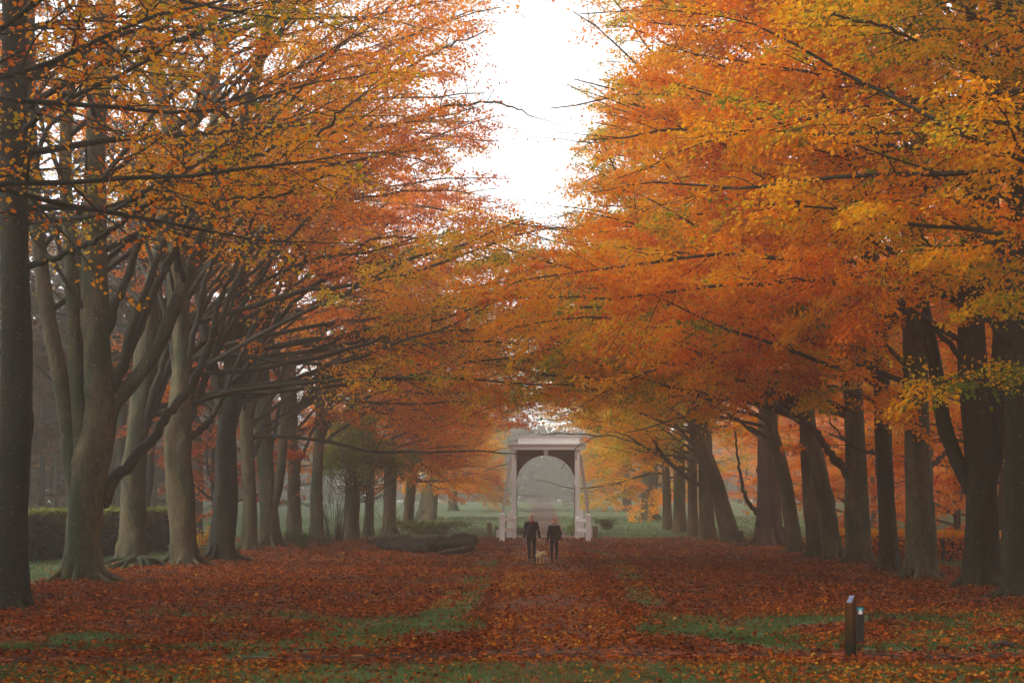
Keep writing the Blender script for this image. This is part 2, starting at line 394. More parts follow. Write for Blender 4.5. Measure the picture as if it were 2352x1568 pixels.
def open_half(c):
    """half width of the open air above the avenue at points c"""
    D = c[:, 1]; zl = CAMZ + .155 * D
    hw = np.where(c[:, 0] < .7 + .006 * D, 1.6, 2.2) * sstep(-2.2, 4.5, c[:, 2] - zl)
    op = np.interp(D, [85, 91, 98, 126, 150, 175], [0, 4.5, 7.5, 7.5, 3.5, 1])      # crowns cut back round the bridge, shaped to let sky light in
    hw = np.maximum(hw, op * sstep(6.5, 9, c[:, 2]))
    return hw * (.25 + 1.35 * fbm(D * .33, c[:, 2] * .45 + np.sign(c[:, 0]) * 7, 55, 2))

def low_clear(c, k):
    """points that hang too low over the path"""
    x, D, z = c[:, 0], c[:, 1], c[:, 2]; xp = np.abs(x - path_x(D))
    lim = np.where(D < 96, 2.35 + .039 * D + .15 * sstep(4.5, .5, xp) * (D > 50), np.interp(D, [96, 104, 130, 200, 240], [6.4, 6.6, 8.5, 9.5, 9.5]))
    wid = np.where(D < 96, 8.5, np.interp(D, [96, 112, 130, 200], [4.6, 3.4, 3.2, 3.4]))
    return (xp + k * .6 < wid) & (z + k < lim) & (D > 20)

class Tree:
    def __init__(s, seed, tone=.5, tvar=.09, lpt=22, leaf=.12, hexa=False, gap=True, lift=0.0, droop=.05):
        s.r = np.random.default_rng(seed); s.wood = ([], [], 0); s.tw = ([], [], 0)
        s.twigs = []; s.tone, s.tvar, s.lpt, s.leaf, s.hexa, s.gap, s.droop = tone, tvar, lpt, leaf, hexa, gap, droop
    def _tube(s, store, pts, rad, sides, lump=0.0, flare=0.0, seed=0):
        V, F, off = store
        t, a, b = frames(pts); ang = np.linspace(0, 2 * np.pi, sides, endpoint=False)
        rr = np.repeat(np.asarray(rad)[:, None], sides, 1)
        if lump:
            zz = pts[:, 2][:, None]; A = ang[None]
            bs = np.zeros_like(rr)
            for (ba, bz_, bh, bw, bwa) in getattr(s, 'burr', []):
                da = np.abs((A - ba + np.pi) % (2 * np.pi) - np.pi); q = np.exp(-(da / bwa) ** 2 - ((zz - bz_) / bw) ** 2)
                bs = np.maximum(bs, bh * .8 * q * (1 - .9 * np.exp(-(da / bwa / .4) ** 2 - ((zz - bz_) / bw / .45) ** 2)))
            rr = rr * (1 + bs)
            rr = rr * (1 + lump * (np.sin(3 * A + zz * .7 + seed) * .5 + np.sin(2 * A - zz * 1.1 + seed * 2) * .6 + (vnoise(A * 1.2 + seed, zz * .9 + 0 * A, seed) - .5) * 1.6
                                   + (vnoise(np.cos(A) * 2.2 + seed * 3, zz * 2.2 + np.sin(A) * 2, seed + 5) - .5) * .9))
        if flare:
            h = pts[:, 2] - pts[0, 2]; fl = np.exp(-h / .48)[:, None]
            rr = rr * (1 + flare * fl * (.42 + .55 * np.sin(ang * 5 + seed)[None] * np.abs(np.sin(ang * 2.5 + seed * .5))[None] + .3 * np.sin(ang * 3 + seed * 1.7)[None]))
        ring = pts[:, None] + a[:, None] * (np.cos(ang)[None, :, None] * rr[..., None]) + b[:, None] * (np.sin(ang)[None, :, None] * rr[..., None])
        n = len(pts); i = np.arange(n - 1)[:, None] * sides; j = np.arange(sides)[None]; j2 = (j + 1) % sides
        f = np.stack([i + j, i + j2, i + sides + j2, i + sides + j], -1).reshape(-1, 4) + off
        V.append(ring.reshape(-1, 3)); F.append(f)
        return (V, F, off + n * sides)
    def stem(s, pts, r0, r1, flare=0.0, lump=.06, sides=18):
        c = catmull(pts, 10); n = len(c)
        d = np.concatenate([[0], np.cumsum(np.linalg.norm(np.diff(c, axis=0), axis=1))]); t = d / d[-1]
        m = max(10, int(d[-1] / .12)) if lump else max(10, int(d[-1] / .3)); tt = np.linspace(0, 1, m)
        c = np.stack([np.interp(tt, t, c[:, k]) for k in range(3)], -1)
        rad = r0 + (r1 - r0) * tt ** .8
        s.burr = [(s.r.uniform(0, 6.28), s.r.uniform(c[0, 2] + .4, c[0, 2] + 8), s.r.uniform(.10, .34), s.r.uniform(.10, .24), s.r.uniform(.18, .45)) for _ in range(13)] if lump else []
        s.wood = s._tube(s.wood, c, rad, sides + 6, lump, flare, int(s.r.integers(100))); s.burr = []
        return c, rad
    def limb(s, pts, r0, r1=.02, kids=True, **kw):
        kw.setdefault('dens', 1.25)
        c = catmull(pts, 8); rad = np.linspace(r0, r1, len(c)) ** 1.0
        c[1:] += s.r.normal(0, .03, c[1:].shape)
        s.tw = s._tube(s.tw, c, rad, 7 if r0 > .06 else 5)
        if kids: s.kids(c, rad, **kw)
        return c, rad
    def auto_limb(s, p0, d0, L, r0, flat=.12, **kw):
        n = max(5, int(L / .9)); pts = [np.array(p0, float)]; d = np.array(d0, float); d /= np.linalg.norm(d)
        for i in range(n):
            d = d + s.r.normal(0, .10, 3) + np.array([0, 0, -flat * d[2] * 1.0]); d /= np.linalg.norm(d)
            pts.append(pts[-1] + d * L / n)
        c = np.array(pts)
        if s.gap:
            bad = low_clear(c, np.zeros(len(c))) | ((open_half(c) > .9) & (np.abs(c[:, 0] - .7 - .006 * c[:, 1]) < .75 * open_half(c)))
            bad[:4] = False
            if bad.any() and s.r.random() < .85: c = c[:max(4, int(np.argmax(bad)))]
        rad = np.linspace(r0, .018, len(c))
        s.tw = s._tube(s.tw, c, rad, 6 if r0 > .05 else 4)
        s.kids(c, rad, **kw); return c
    def kids(s, c, rad, t0=.18, step=.75, kl=3.0, dens=1.0, toneoff=0.0, sub=True, lpt=None):
        seg = np.linalg.norm(np.diff(c, axis=0), axis=1); d = np.concatenate([[0], np.cumsum(seg)]); L = d[-1]
        u = L * t0 + s.r.uniform(0, step); side = 1
        while u < L:
            p = np.array([np.interp(u, d, c[:, k]) for k in range(3)]); i = min(np.searchsorted(d, u), len(c) - 1); i = max(i, 1)
            t = c[i] - c[i - 1]; t /= np.linalg.norm(t) + 1e-9
            hz = np.cross(t, [0, 0, 1.0]); hz /= np.linalg.norm(hz) + 1e-6
            side = -side; an = s.r.uniform(.55, 1.15)
            dd = t * math.cos(an) + hz * side * math.sin(an) + np.array([0, 0, s.r.normal(.10, .42)])
            l = kl * (1 - .55 * u / L) * s.r.uniform(.6, 1.25)
            s.branch(p, dd, l, min(.035, np.interp(u, d, rad) * .55), dens, s.tone + toneoff + s.r.normal(0, s.tvar), lpt)
            u += step * s.r.uniform(.6, 1.4) / dens
        t = c[-1] - c[-2]; s.branch(c[-1], t, kl * .6, .018, dens, s.tone + toneoff + s.r.normal(0, s.tvar), lpt)
    def branch(s, p0, d, L, r0, dens, tone, lpt=None):
        lpt = (lpt or s.lpt) * float(np.clip(math.exp(s.r.normal(-.12, .65)), .12, 2.4))
        n = max(3, int(L / .6)); pts = [np.array(p0)]; d = d / (np.linalg.norm(d) + 1e-9)
        for i in range(n):
            d = d + s.r.normal(0, .13, 3) + np.array([0, 0, -.18 * d[2] - s.droop]); d /= np.linalg.norm(d); pts.append(pts[-1] + d * L / n)
        c = np.array(pts)
        if s.gap:
            h = open_half(c[-1:])[0]
            if low_clear(c[-1:], np.zeros(1))[0] and s.r.random() < .9: return
            if h > .8 and abs(c[-1, 0] - .7 - .006 * c[-1, 1]) < h * .8 and s.r.random() < .85: return
        s.tw = s._tube(s.tw, c, np.linspace(max(r0, .012), .007, len(c)), 3)
        k = max(2, int(L / .30 * dens))
        for q in np.linspace(.12, 1, k):
            f = q * (len(c) - 1); i = min(int(f), len(c) - 2); p = c[i] + (c[i + 1] - c[i]) * (f - i); t = c[i + 1] - c[i]; t /= np.linalg.norm(t) + 1e-9
            hz = np.cross(t, [0, 0, 1.0]); hz /= np.linalg.norm(hz) + 1e-6
            sd_ = 1 if s.r.random() < .5 else -1; an = s.r.uniform(.3, 1.1)
            dd = t * math.cos(an) + hz * sd_ * math.sin(an) + np.array([0, 0, s.r.normal(0.0, .25)])
            s.twigs.append((*p, *dd, s.r.uniform(.45, 1.0), tone + s.r.normal(0, .03), lpt or s.lpt))
    def crown_arrays(s, origin):
        T = np.array(s.twigs)
        if s.gap and len(T):
            e = T[:, :3] + T[:, 3:6] * .5; h = open_half(e); T = T[~low_clear(e, s.r.normal(0, .3, len(T)))]; e = T[:, :3] + T[:, 3:6] * .5; h = open_half(e); T = T[~((h > .3) & (np.abs(e[:, 0] - .7 - .006 * e[:, 1]) < h * .9) & (s.r.random(len(T)) < .9))]
        if len(T) == 0: return None
        p, d, L, tone, lp = T[:, :3], T[:, 3:6], T[:, 6], T[:, 7], T[:, 8]
        d = d / np.linalg.norm(d, axis=1, keepdims=True)
        end = p + d * L[:, None] + np.array([0, 0, -1]) * (L * .18)[:, None]; mid = p + d * (L * .55)[:, None]
        # twig tubes, three sided
        ref = np.cross(d, [0.1, .2, 1.0]); ref /= np.linalg.norm(ref, axis=1, keepdims=True); r2 = np.cross(d, ref)
        V = []
        for q, r in ((p, .0075), (mid, .0055), (end, .003)):
            for a in (0, 2.094, 4.189): V.append(q + ref * math.cos(a) * r + r2 * math.sin(a) * r)
        V = np.stack(V, 1).reshape(-1, 3); b = (np.arange(len(p)) * 9)[:, None]
        F = np.concatenate([b + np.array([[i, (i + 1) % 3, 3 + (i + 1) % 3, 3 + i]]) + 3 * g for g in (0, 1) for i in range(3)])
        cnt = np.maximum(1, s.r.poisson(lp)); ti = np.repeat(np.arange(len(p)), cnt); N = len(ti)
        t = s.r.uniform(.05, 1.05, N)
        c = np.where((t < .55)[:, None], p[ti] + (mid - p)[ti] * (t / .55)[:, None], mid[ti] + (end - mid)[ti] * ((t - .55) / .45)[:, None])
        lat = np.cross(d[ti], [0, 0, 1.0]); lat /= np.linalg.norm(lat, axis=1, keepdims=True) + 1e-6
        c = c + lat * s.r.normal(0, .16, N)[:, None] + s.r.normal(0, .07, (N, 3))
        u = d[ti] * .6 + lat * s.r.normal(0, .8, N)[:, None] + s.r.normal(0, .45, (N, 3)) + np.array([0, 0, -.35])
        n = np.array([0, 0, 1.0]) + s.r.normal(0, .85, (N, 3))
        ln = s.leaf * s.r.uniform(.7, 1.25, N); wd = ln * s.r.uniform(.52, .75, N)
        tn = np.clip(tone[ti] + s.r.normal(0, .075, N), 0, 1)
        keep = np.ones(N, bool)
        if s.gap:
            D = c[:, 1]; xc = c[:, 0] - (.7 + .006 * D); hw = open_half(c)
            k = s.r.normal(0, 1.05, N)
            keep &= ~((np.abs(xc) + k < hw) & (hw > .15) & (s.r.random(N) < .93))
            keep &= ~low_clear(c, s.r.normal(0, .4, N))
        sel = keep
        return (V, F), (c[sel], u[sel], n[sel], ln[sel], wd[sel], tn[sel])
    def build(s, name, base, label, cat='tree', group=None, bark='bark', kind_leaf='leaf', wood_name='trunk', local=False):
        b = np.zeros(3) if local else np.array(base); root = empty(name, tuple(base), label, cat, group)
        if s.wood[0]:
            me = make_mesh('trunk', np.vstack(s.wood[0]) - b, np.vstack(s.wood[1]), smooth=True); link_mesh(wood_name, me, M[bark], root)
        cr = s.crown_arrays(b)
        V, F, off = list(s.tw[0]), list(s.tw[1]), s.tw[2]
        if cr is not None:
            V.append(cr[0][0]); F.append(cr[0][1] + off)
        if V:
            link_mesh('branchwork', make_mesh('branchwork', np.vstack(V) - b, np.vstack(F), smooth=True), M['branch'], root)
        if cr is not None:
            c, u, n, ln, wd, tn = cr[1]
            link_mesh('crown', leaf_mesh('crown', c - b, u, n, ln, wd, tn, s.hexa), M[kind_leaf], root)
            s.nleaf = len(c)
        return root

def px_line(pts, D, dd=0.0, r=None):
    """list of photograph points -> world, receding or coming nearer by dd along the way"""
    n = len(pts); return [np.array(P(x, y, D + dd * i / max(1, n - 1))) for i, (x, y) in enumerate(pts)]
def extend(pts, ztop, rnd, wander=.5):
    p = [np.array(q) for q in pts]; d = p[-1] - p[-2]; d = d / np.linalg.norm(d)
    while p[-1][2] < ztop:
        d = d + rnd.normal(0, .10, 3) + np.array([0, 0, .12]); d[1] *= .9; d /= np.linalg.norm(d); p.append(p[-1] + d * 2.2)
    return p

TOTAL = [0]
def hero(name, label, D, w_, stems, limbs, tone, side, seed, bark='bark', lpt=22, leaf=.12, hexa=False, ztop=17, nauto=13, tvar=.12, zmin=5.0, flare=.75, group=None, reach=10.8, step=.75, kl=3.0, dens=1.0, lump=.07, rise=(.25, .75), at0=.18, fan=0):
    """side: +1 when the avenue lies to the right of the tree"""
    lpt = lpt * (1.45 if D < 58 else 1.0); dens = dens * 1.35; nauto = int(nauto * 1.35); reach = reach * (1.08 + .16 * (55 < D < 90))
    t = Tree(seed, tone, tvar, lpt, leaf, hexa)
    base = None; allst = []
    for i, st in enumerate(stems):
        pts, ra, rb, ext = st
        wp = px_line(pts, D, t.r.uniform(-.8, .8) if i else 0)
        if i == 0:
            z0 = float(H(wp[0][0], D)); wp[0][2] = z0 - .24; base = (wp[0][0], D, z0)
        if ext: wp = extend(wp, ztop, t.r)
        c, rad = t.stem(wp, ra, rb, flare if i == 0 else 0, lump)
        if ext or len(stems) == 1: allst.append((c, rad))
    if D < 95:      # surface roots running out under the leaves
        for k in range(7):
            a = k * .9 + t.r.uniform(-.3, .3); L = w_ * t.r.uniform(.85, 1.5); b_ = np.array([base[0], D, base[2]]); u_ = np.array([math.cos(a), math.sin(a), 0])
            q = np.array([b_ + u_ * w_ * .36 + np.array([0, 0, w_ * .55]), b_ + u_ * w_ * .50 + np.array([0, 0, w_ * .22]), b_ + u_ * w_ * .75 + np.array([0, 0, .05]), b_ + u_ * L + np.array([0, 0, -.14])])
            t.stem(q, w_ * t.r.uniform(.10, .15), w_ * .05, 0, .0, 9)
    for pts, ra, dd, kw in limbs:
        t.limb(px_line(pts, D, dd), ra, **kw)
    zvis = CAMZ + 1200 / FPX * D
    for k in range(nauto):
        c, rad = allst[k % len(allst)]
        zs = c[:, 2]; lo = max(zmin, zs[0] + .5); hi = zs[-1] - .3
        zz = lo + (hi - lo) * ((k + t.r.random()) / nauto) ** 1.1
        i = int(np.argmin(np.abs(zs - zz)))
        az = t.r.normal(0, .75) if t.r.random() < .72 else t.r.uniform(-math.pi, math.pi)
        el = t.r.uniform(*rise)
        d = np.array([side * math.cos(az) * math.cos(el), math.sin(az) * math.cos(el), math.sin(el)])
        high = zz > zvis + 2
        L = reach * t.r.uniform(.7, 1.08) * (.55 + .45 * math.cos(az) if abs(az) < 1.6 else .55)
        L = max(L, 4.5)
        t.auto_limb(c[i], d, L, min(.085, rad[i] * .6), t0=at0, step=step * (1.5 if high else 1), kl=kl, dens=dens * ((.36 if D < 60 else .32) if high else (1 if D < 58 else .85)))
    if fan:
        c, rad = allst[0]; z0_ = float(H(base[0], D))
        for k in range(fan):
            i = int(np.argmin(np.abs(c[:, 2] - (z0_ + t.r.uniform(3.0, 6.5))))); q = c[i]; yy = t.r.uniform(-.35, .35); o = t.r.uniform(.45, 1.0) if t.r.random() < .75 else -.5
            h = [(0, 0), (.5, 1.3), (1.5, 3.6), (2.9, 6.0), (5.0, 8.6), (7.6, 10.6)]
            t.limb([q + np.array([side * o * a, yy * a, b * t.r.uniform(.92, 1.05)]) for a, b in h], t.r.uniform(.10, .17), .03, t0=.5, step=.6, kl=2.6)
    if 52 < D < 96:      # long limbs that arch over the path and meet the other row
        for k in range(4):
            c, rad = allst[k % len(allst)]; zz = t.r.uniform(5.0, .115 * D + 1.5); i = int(np.argmin(np.abs(c[:, 2] - zz)))
            d = np.array([side * 1.0, t.r.normal(-.05, .16), t.r.uniform(.12, .42)])
            t.auto_limb(c[i], d, abs(c[i, 0] - .9) + t.r.uniform(-.5, 2.5), .10, flat=.10, t0=.4, step=.55, kl=3.2, dens=dens * .92, toneoff=.12)  # toneoff lightens these leaves in place of glowing haze over the path
    # leading shoots
    for c, rad in allst:
        for q in range(2):
            t.auto_limb(c[-1], np.array([t.r.normal(0, .4) + side * .25, t.r.normal(0, .4), .8]), 4, .05, step=1.1, kl=2.2, dens=.6)
    root = t.build(name, base, label, 'tree', group, bark)
    TOTAL[0] += t.nleaf
    return root

LG, RG = 'beeches of the left row', 'beeches of the right row'
# ---- left row, from the near edge inwards
hero('beech_tree', 'dark beech trunk at the left edge of the view, nearest of the left row', DY(1405), .7,
     [([(22, 1405), (26, 1200), (40, 900), (34, 600), (30, 300)], .36, .22, True)],
     [([(62, 612), (150, 580), (215, 553), (300, 495), (390, 435), (480, 385), (570, 365), (650, 335), (730, 310), (790, 245)], .075, -3, dict(t0=.35, step=.5, kl=2.4)),
      ([(60, 512), (200, 500), (300, 460), (370, 420), (440, 388), (520, 330)], .06, -5, dict(t0=.35, step=.5, kl=2.2)),
      ([(285, 500), (380, 480), (480, 465), (565, 455), (640, 448), (760, 400)], .035, -1, dict(t0=.3, step=.5, kl=2.0)),
      ([(30, 330), (120, 240), (260, 180), (420, 90), (560, 20)], .07, -6, dict(t0=.2, step=.5, kl=2.4))],
     0.72, 1, 11, 'bark_dark', lpt=7, leaf=.105, hexa=True, ztop=17, nauto=9, tvar=.11, group=LG, zmin=8, reach=8)
hero('beech_tree', 'many-stemmed mossy beech with one dark limb reaching up right, second from the left edge', DY(1340), 1.1,
     [([(188, 1340), (192, 1200), (205, 1080), (232, 960), (226, 830), (217, 650), (218, 450)], .56, .2, True),
      ([(180, 1150), (165, 1040), (140, 880), (112, 740), (96, 620), (80, 450)], .27, .14, True),
      ([(190, 1060), (178, 880), (168, 700), (160, 560), (150, 400)], .24, .13, True),
      ([(240, 1010), (262, 930), (300, 885), (361, 799), (392, 730), (450, 590), (510, 430)], .22, .12, True)],
     [([(235, 1160), (262, 1100), (340, 1022), (388, 947), (446, 873), (488, 767), (505, 690), (545, 600), (590, 480), (680, 330)], .19, 2, dict(t0=.6, step=.7))],
     0.66, 1, 12, 'bark', lpt=7, leaf=.11, hexa=True, nauto=15, group=LG, rise=(.5, 1.05), at0=.5, fan=6, zmin=7)
hero('beech_tree', 'smooth beech standing over mossy roots just behind the many-stemmed beech', DY(1300), 1.0,
     [([(303, 1302), (305, 1200), (308, 1080), (318, 980), (330, 860), (345, 700)], .50, .2, True),
      ([(308, 1080), (330, 950), (380, 800), (430, 640), (470, 500)], .26, .13, True)],
     [], 0.62, 1, 13, 'bark', lpt=7, leaf=.12, nauto=15, group=LG, rise=(.5, 1.05), at0=.5, fan=6, zmin=8)
hero('beech_tree', 'burred mossy beech with swollen trunk just right of the clipped hedge', DY(1308), 1.0,
     [([(422, 1308), (418, 1200), (408, 1080), (412, 960), (418, 860), (410, 700), (400, 500)], .50, .2, True)],
     [([(415, 700), (600, 450), (800, 250), (980, 130), (1120, 70)], .10, -2, dict(t0=.35, step=.42)), ([(430, 1010), (462, 985), (485, 964), (505, 919), (560, 800), (620, 660), (700, 560), (820, 500)], .13, 3, dict(t0=.4))],
     0.58, 1, 14, 'bark', lpt=10, leaf=.12, hexa=True, nauto=15, group=LG, rise=(.5, 1.05), at0=.5, fan=6, zmin=7, lump=.13)
hero('beech_tree', 'dark green knobbly beech between the burred beech and the slim beech', DY(1295), .95,
     [([(508, 1296), (514, 1200), (518, 1120), (520, 1000), (534, 850), (545, 700), (570, 500)], .46, .18, True),
      ([(520, 1000), (500, 880), (470, 760), (450, 640)], .2, .11, True)],
     [([(560, 600), (760, 380), (950, 270), (1120, 235), (1225, 268)], .10, -2, dict(t0=.3, step=.42)), ([(570, 500), (760, 240), (960, 80), (1090, 20)], .09, 2, dict(t0=.3, step=.45)), ([(530, 900), (600, 790), (680, 690), (780, 620), (900, 600), (1020, 590)], .12, -4, dict(t0=.35)),
      ([(560, 760), (640, 640), (760, 590), (880, 545), (1000, 560), (1100, 600)], .09, 2, dict(t0=.3))],
     0.5, 1, 15, 'bark_dark', lpt=11, leaf=.12, hexa=True, nauto=14, group=LG, rise=(.5, 1.05), at0=.5, fan=6, lump=.12)
hero('beech_tree', 'slim two-toned beech whose long thin limb slants up right across the next trunks', DY(1270), .75,
     [([(573, 1272), (574, 1180), (570, 1080), (566, 1000), (572, 860), (590, 700)], .36, .15, True)],
     [([(572, 1020), (597, 989), (648, 954), (698, 924), (770, 870), (850, 840), (930, 760), (1010, 730)], .09, 2, dict(t0=.4))],
     .42, 1, 16, 'bark', lpt=17, leaf=.13, nauto=15, group=LG, rise=(.35, .9), at0=.38, fan=3)
hero('beech_tree', 'low-forked beech with torn brown scar and pale right stem in the left row', DY(1263), 1.0,
     [([(618, 1263), (618, 1180), (612, 1100), (606, 1000), (604, 880), (600, 760)], .46, .18, True),
      ([(624, 1170), (642, 1100), (652, 980), (660, 850), (672, 720)], .24, .14, True)],
     [], .38, 1, 17, 'bark', lpt=18, leaf=.13, nauto=16, group=LG, rise=(.35, .9), at0=.38, fan=3, lump=.09)
hero('beech_tree', 'narrow straight beech between the low-forked beech and the pale column-like beech', DY(1252), .8,
     [([(677, 1252), (676, 1150), (672, 1030), (670, 900), (668, 740)], .38, .16, True)],
     [([(672, 960), (720, 880), (800, 830), (900, 790), (1000, 780)], .09, 2, dict(t0=.3))],
     .36, 1, 18, 'bark', lpt=18, leaf=.135, nauto=15, group=LG, rise=(.35, .9), at0=.38, fan=3)
hero('beech_tree', 'smooth pale column-like beech just left of the green ivy-hung trunk', 92, .8,
     [([(728, 1250), (727, 1150), (732, 1030), (736, 930), (738, 800)], .37, .16, True)],
     [([(735, 930), (790, 860), (870, 800), (980, 790)], .09, 3, dict(t0=.3))],
     .35, 1, 19, 'bark', lpt=19, leaf=.14, nauto=15, group=LG, rise=(.35, .9), at0=.38, fan=3)
# ---- right row, from the near edge inwards
hero('beech_tree', 'blackish gnarled beech at the right edge of the view, nearest of the right row', DY(1378), .75,
     [([(2342, 1380), (2340, 1250), (2345, 1050), (2342, 850), (2346, 600), (2340, 350)], .40, .22, True)],
     [([(2352, 400), (2278, 360), (2228, 340), (2163, 335), (2093, 340), (2018, 335), (1938, 320), (1850, 285), (1770, 262)], .07, -4, dict(t0=.15, step=.42, kl=2.2)),
      ([(2345, 830), (2278, 745), (2198, 695), (2113, 635), (2043, 575), (1983, 540), (1920, 515), (1850, 500)], .085, -2, dict(t0=.3, step=.45, kl=2.2)),
      ([(2345, 700), (2318, 680), (2248, 625), (2168, 590), (2110, 540), (2050, 470)], .05, -5, dict(t0=.2, step=.4, kl=2.0, toneoff=.05)),
      ([(2352, 130), (2293, 75), (2218, 20), (2130, -30)], .07, -8, dict(t0=.1, step=.4, kl=2.2, toneoff=.25)),
      ([(2350, 260), (2250, 170), (2150, 120), (2030, 60), (1900, 40)], .06, -9, dict(t0=.1, step=.4, kl=2.2, toneoff=.15)),
      ([(2345, 900), (2300, 880), (2230, 870), (2150, 880)], .035, -4, dict(t0=.2, step=.4, kl=1.3, toneoff=.22))],
     0.66, -1, 31, 'bark_dark', lpt=17, leaf=.105, hexa=True, ztop=17, nauto=10, tvar=.12, group=RG, reach=9, zmin=7)
hero('beech_tree', 'stout smooth beech forking into three stems, second from the right edge', DY(1353), .95,
     [([(2256, 1355), (2254, 1250), (2252, 1120), (2246, 1000), (2236, 860), (2230, 650)], .47, .2, True),
      ([(2232, 1130), (2195, 1050), (2166, 960), (2150, 850), (2120, 700)], .2, .12, True),
      ([(2268, 1120), (2290, 1000), (2296, 860), (2300, 700)], .26, .14, True)],
     [([(2240, 900), (2190, 800), (2110, 720), (2020, 680), (1920, 650), (1820, 640)], .09, -3, dict(t0=.25))],
     0.58, -1, 32, 'bark_dark', lpt=22, leaf=.11, hexa=True, nauto=15, group=RG, zmin=6)
hero('beech_tree', 'tall straight mossy beech behind the marker posts, third from the right edge', DY(1335), .85,
     [([(2118, 1336), (2116, 1220), (2108, 1050), (2104, 900), (2102, 700), (2106, 450)], .44, .2, True)],
     [([(2085, 760), (2018, 685), (1958, 645), (1878, 632), (1800, 632), (1720, 600)], .10, -2, dict(t0=.3)),
      ([(2130, 1075), (2165, 1045), (2190, 1030)], .1, 2, dict(kids=False))],
     0.58, -1, 33, 'bark', lpt=24, leaf=.115, hexa=True, nauto=16, group=RG)
hero('beech_tree', 'slender dark beech right of the stout beech with the big left limb', DY(1318), .62,
     [([(2042, 1319), (2038, 1200), (2030, 1050), (2026, 900), (2020, 750), (2000, 560)], .31, .15, True)],
     [([(2024, 1040), (1985, 1035), (1940, 1010), (1905, 960)], .07, -1.5, dict(kids=False)),
      ([(2022, 800), (1960, 720), (1880, 680), (1790, 640), (1690, 650)], .08, 3, dict(t0=.3))],
     0.6, -1, 34, 'bark_dark', lpt=24, leaf=.12, hexa=True, nauto=15, group=RG)
hero('beech_tree', 'stout beech with a long dark limb arching far up left over its neighbours', DY(1298), .95,
     [([(1972, 1299), (1970, 1200), (1966, 1080), (1962, 950), (1955, 800), (1945, 620)], .46, .2, True)],
     [([(1962, 1120), (1935, 1072), (1908, 1043), (1876, 995), (1834, 953), (1791, 910), (1748, 868), (1680, 820), (1580, 790), (1480, 770)], .17, -1.5, dict(t0=.55)),
      ([(1955, 800), (1880, 720), (1780, 690), (1660, 680), (1560, 640)], .11, 3, dict(t0=.3))],
     0.66, -1, 35, 'bark', lpt=25, leaf=.12, hexa=True, nauto=15, group=RG)
hero('beech_tree', 'beech leaning left with flared foot, directly left of the long-limbed stout beech', DY(1292), .7,
     [([(1916, 1293), (1900, 1190), (1878, 1060), (1858, 980), (1850, 840), (1838, 650)], .36, .15, True)],
     [([(1850, 850), (1780, 750), (1690, 700), (1590, 690), (1480, 640)], .09, 2, dict(t0=.3))],
     0.7, -1, 36, 'bark', lpt=25, leaf=.125, nauto=15, group=RG, flare=.8)
hero('beech_tree', 'plain slim beech squeezed between two left-leaning beeches of the right row', DY(1284), .62,
     [([(1872, 1284), (1864, 1180), (1855, 1050), (1848, 940), (1840, 780)], .32, .14, True)],
     [], 0.74, -1, 37, 'bark', lpt=25, leaf=.13, nauto=14, group=RG)
hero('beech_tree', 'leaning pale beech with two thin limbs stretching left, right of the dark rough trunk', DY(1272), .7,
     [([(1829, 1273), (1815, 1180), (1796, 1080), (1769, 974), (1753, 873), (1740, 740)], .35, .15, True)],
     [([(1752, 930), (1695, 895), (1637, 862), (1589, 852), (1500, 830), (1420, 800)], .075, -2, dict(t0=.45)),
      ([(1768, 1010), (1685, 958), (1621, 926), (1568, 918), (1480, 905)], .08, 2, dict(t0=.5))],
     0.78, -1, 38, 'bark', lpt=25, leaf=.13, nauto=15, group=RG)
hero('rough_barked_tree', 'massive conical trunk with dark red furrowed bark among the smooth beeches', DY(1257), 1.5,
     [([(1768, 1258), (1766, 1160), (1764, 1050), (1765, 940), (1766, 800), (1766, 600)], .70, .16, True)],
     [([(1740, 1180), (1712, 1140), (1700, 1080), (1690, 1010), (1680, 900)], .13, -1, dict(kids=False))],
     .55, -1, 39, 'bark_rough', lpt=22, leaf=.14, nauto=9, reach=6, flare=.5, lump=.05)
hero('beech_tree', 'beech leaning strongly left with broad foot, left of the dark rough trunk', 90, 1.1,
     [([(1684, 1252), (1664, 1180), (1636, 1090), (1604, 1010), (1590, 940), (1580, 800)], .52, .2, True),
      ([(1610, 1020), (1622, 950), (1640, 880), (1650, 780)], .2, .12, True)],
     [([(1600, 960), (1540, 900), (1460, 870), (1380, 880)], .1, -3, dict(t0=.3))],
     0.78, -1, 40, 'bark', lpt=25, leaf=.135, nauto=14, group=RG)
print("hero leaves", TOTAL[0])

# ---- trees at and beyond the bridge, both sides of the avenue
FL, FR = 'beeches of the left row beyond the log', 'beeches of the right row near the bridge'
def far_hero(label, x, D, w_, lean, side, seed, tone, group, lpt=20, leaf=.17, bark='bark', limbs=(), **kw):
    z0 = float(H((x - 1176) / FPX * D, D)); yb = HZ + (CAMZ - z0) / D * FPX; k = FPX / D
    st = [(x + lean * (h / 8.0) * k / 10 * 1.0, yb - h * k) for h in (0, 2, 4, 6, 9)]
    return hero('beech_tree', label, D, w_, [(st, w_ * .5, w_ * .2, True)], list(limbs), tone, side, seed, bark, lpt=lpt, leaf=leaf, group=group, **{**dict(zmin=4, reach=11, kl=3.2, step=.75, rise=(.05, .7), nauto=18), **kw})
far_hero('broad ivy-hung trunk with green leaves round its upper stem, just left of the logs', 806, 97, 1.0, 2, 1, 51, .46, FL, lpt=15, ztop=12)
far_hero('thin dim trunk right of the broad ivy-hung trunk', 846, 102, .65, 3, 1, 52, .46, FL, lpt=15, ztop=12)
far_hero('thick pale-grey misty trunk standing behind the left end of the logs', 893, 108, .95, 2, 1, 53, .48, FL, lpt=15, ztop=12)
far_hero('misty dark trunk directly behind the middle of the log pile', 934, 114, .8, 8, 1, 54, .54, FL, zmin=3.5, rise=(-.2, .6), nauto=22, lpt=20, ztop=12)
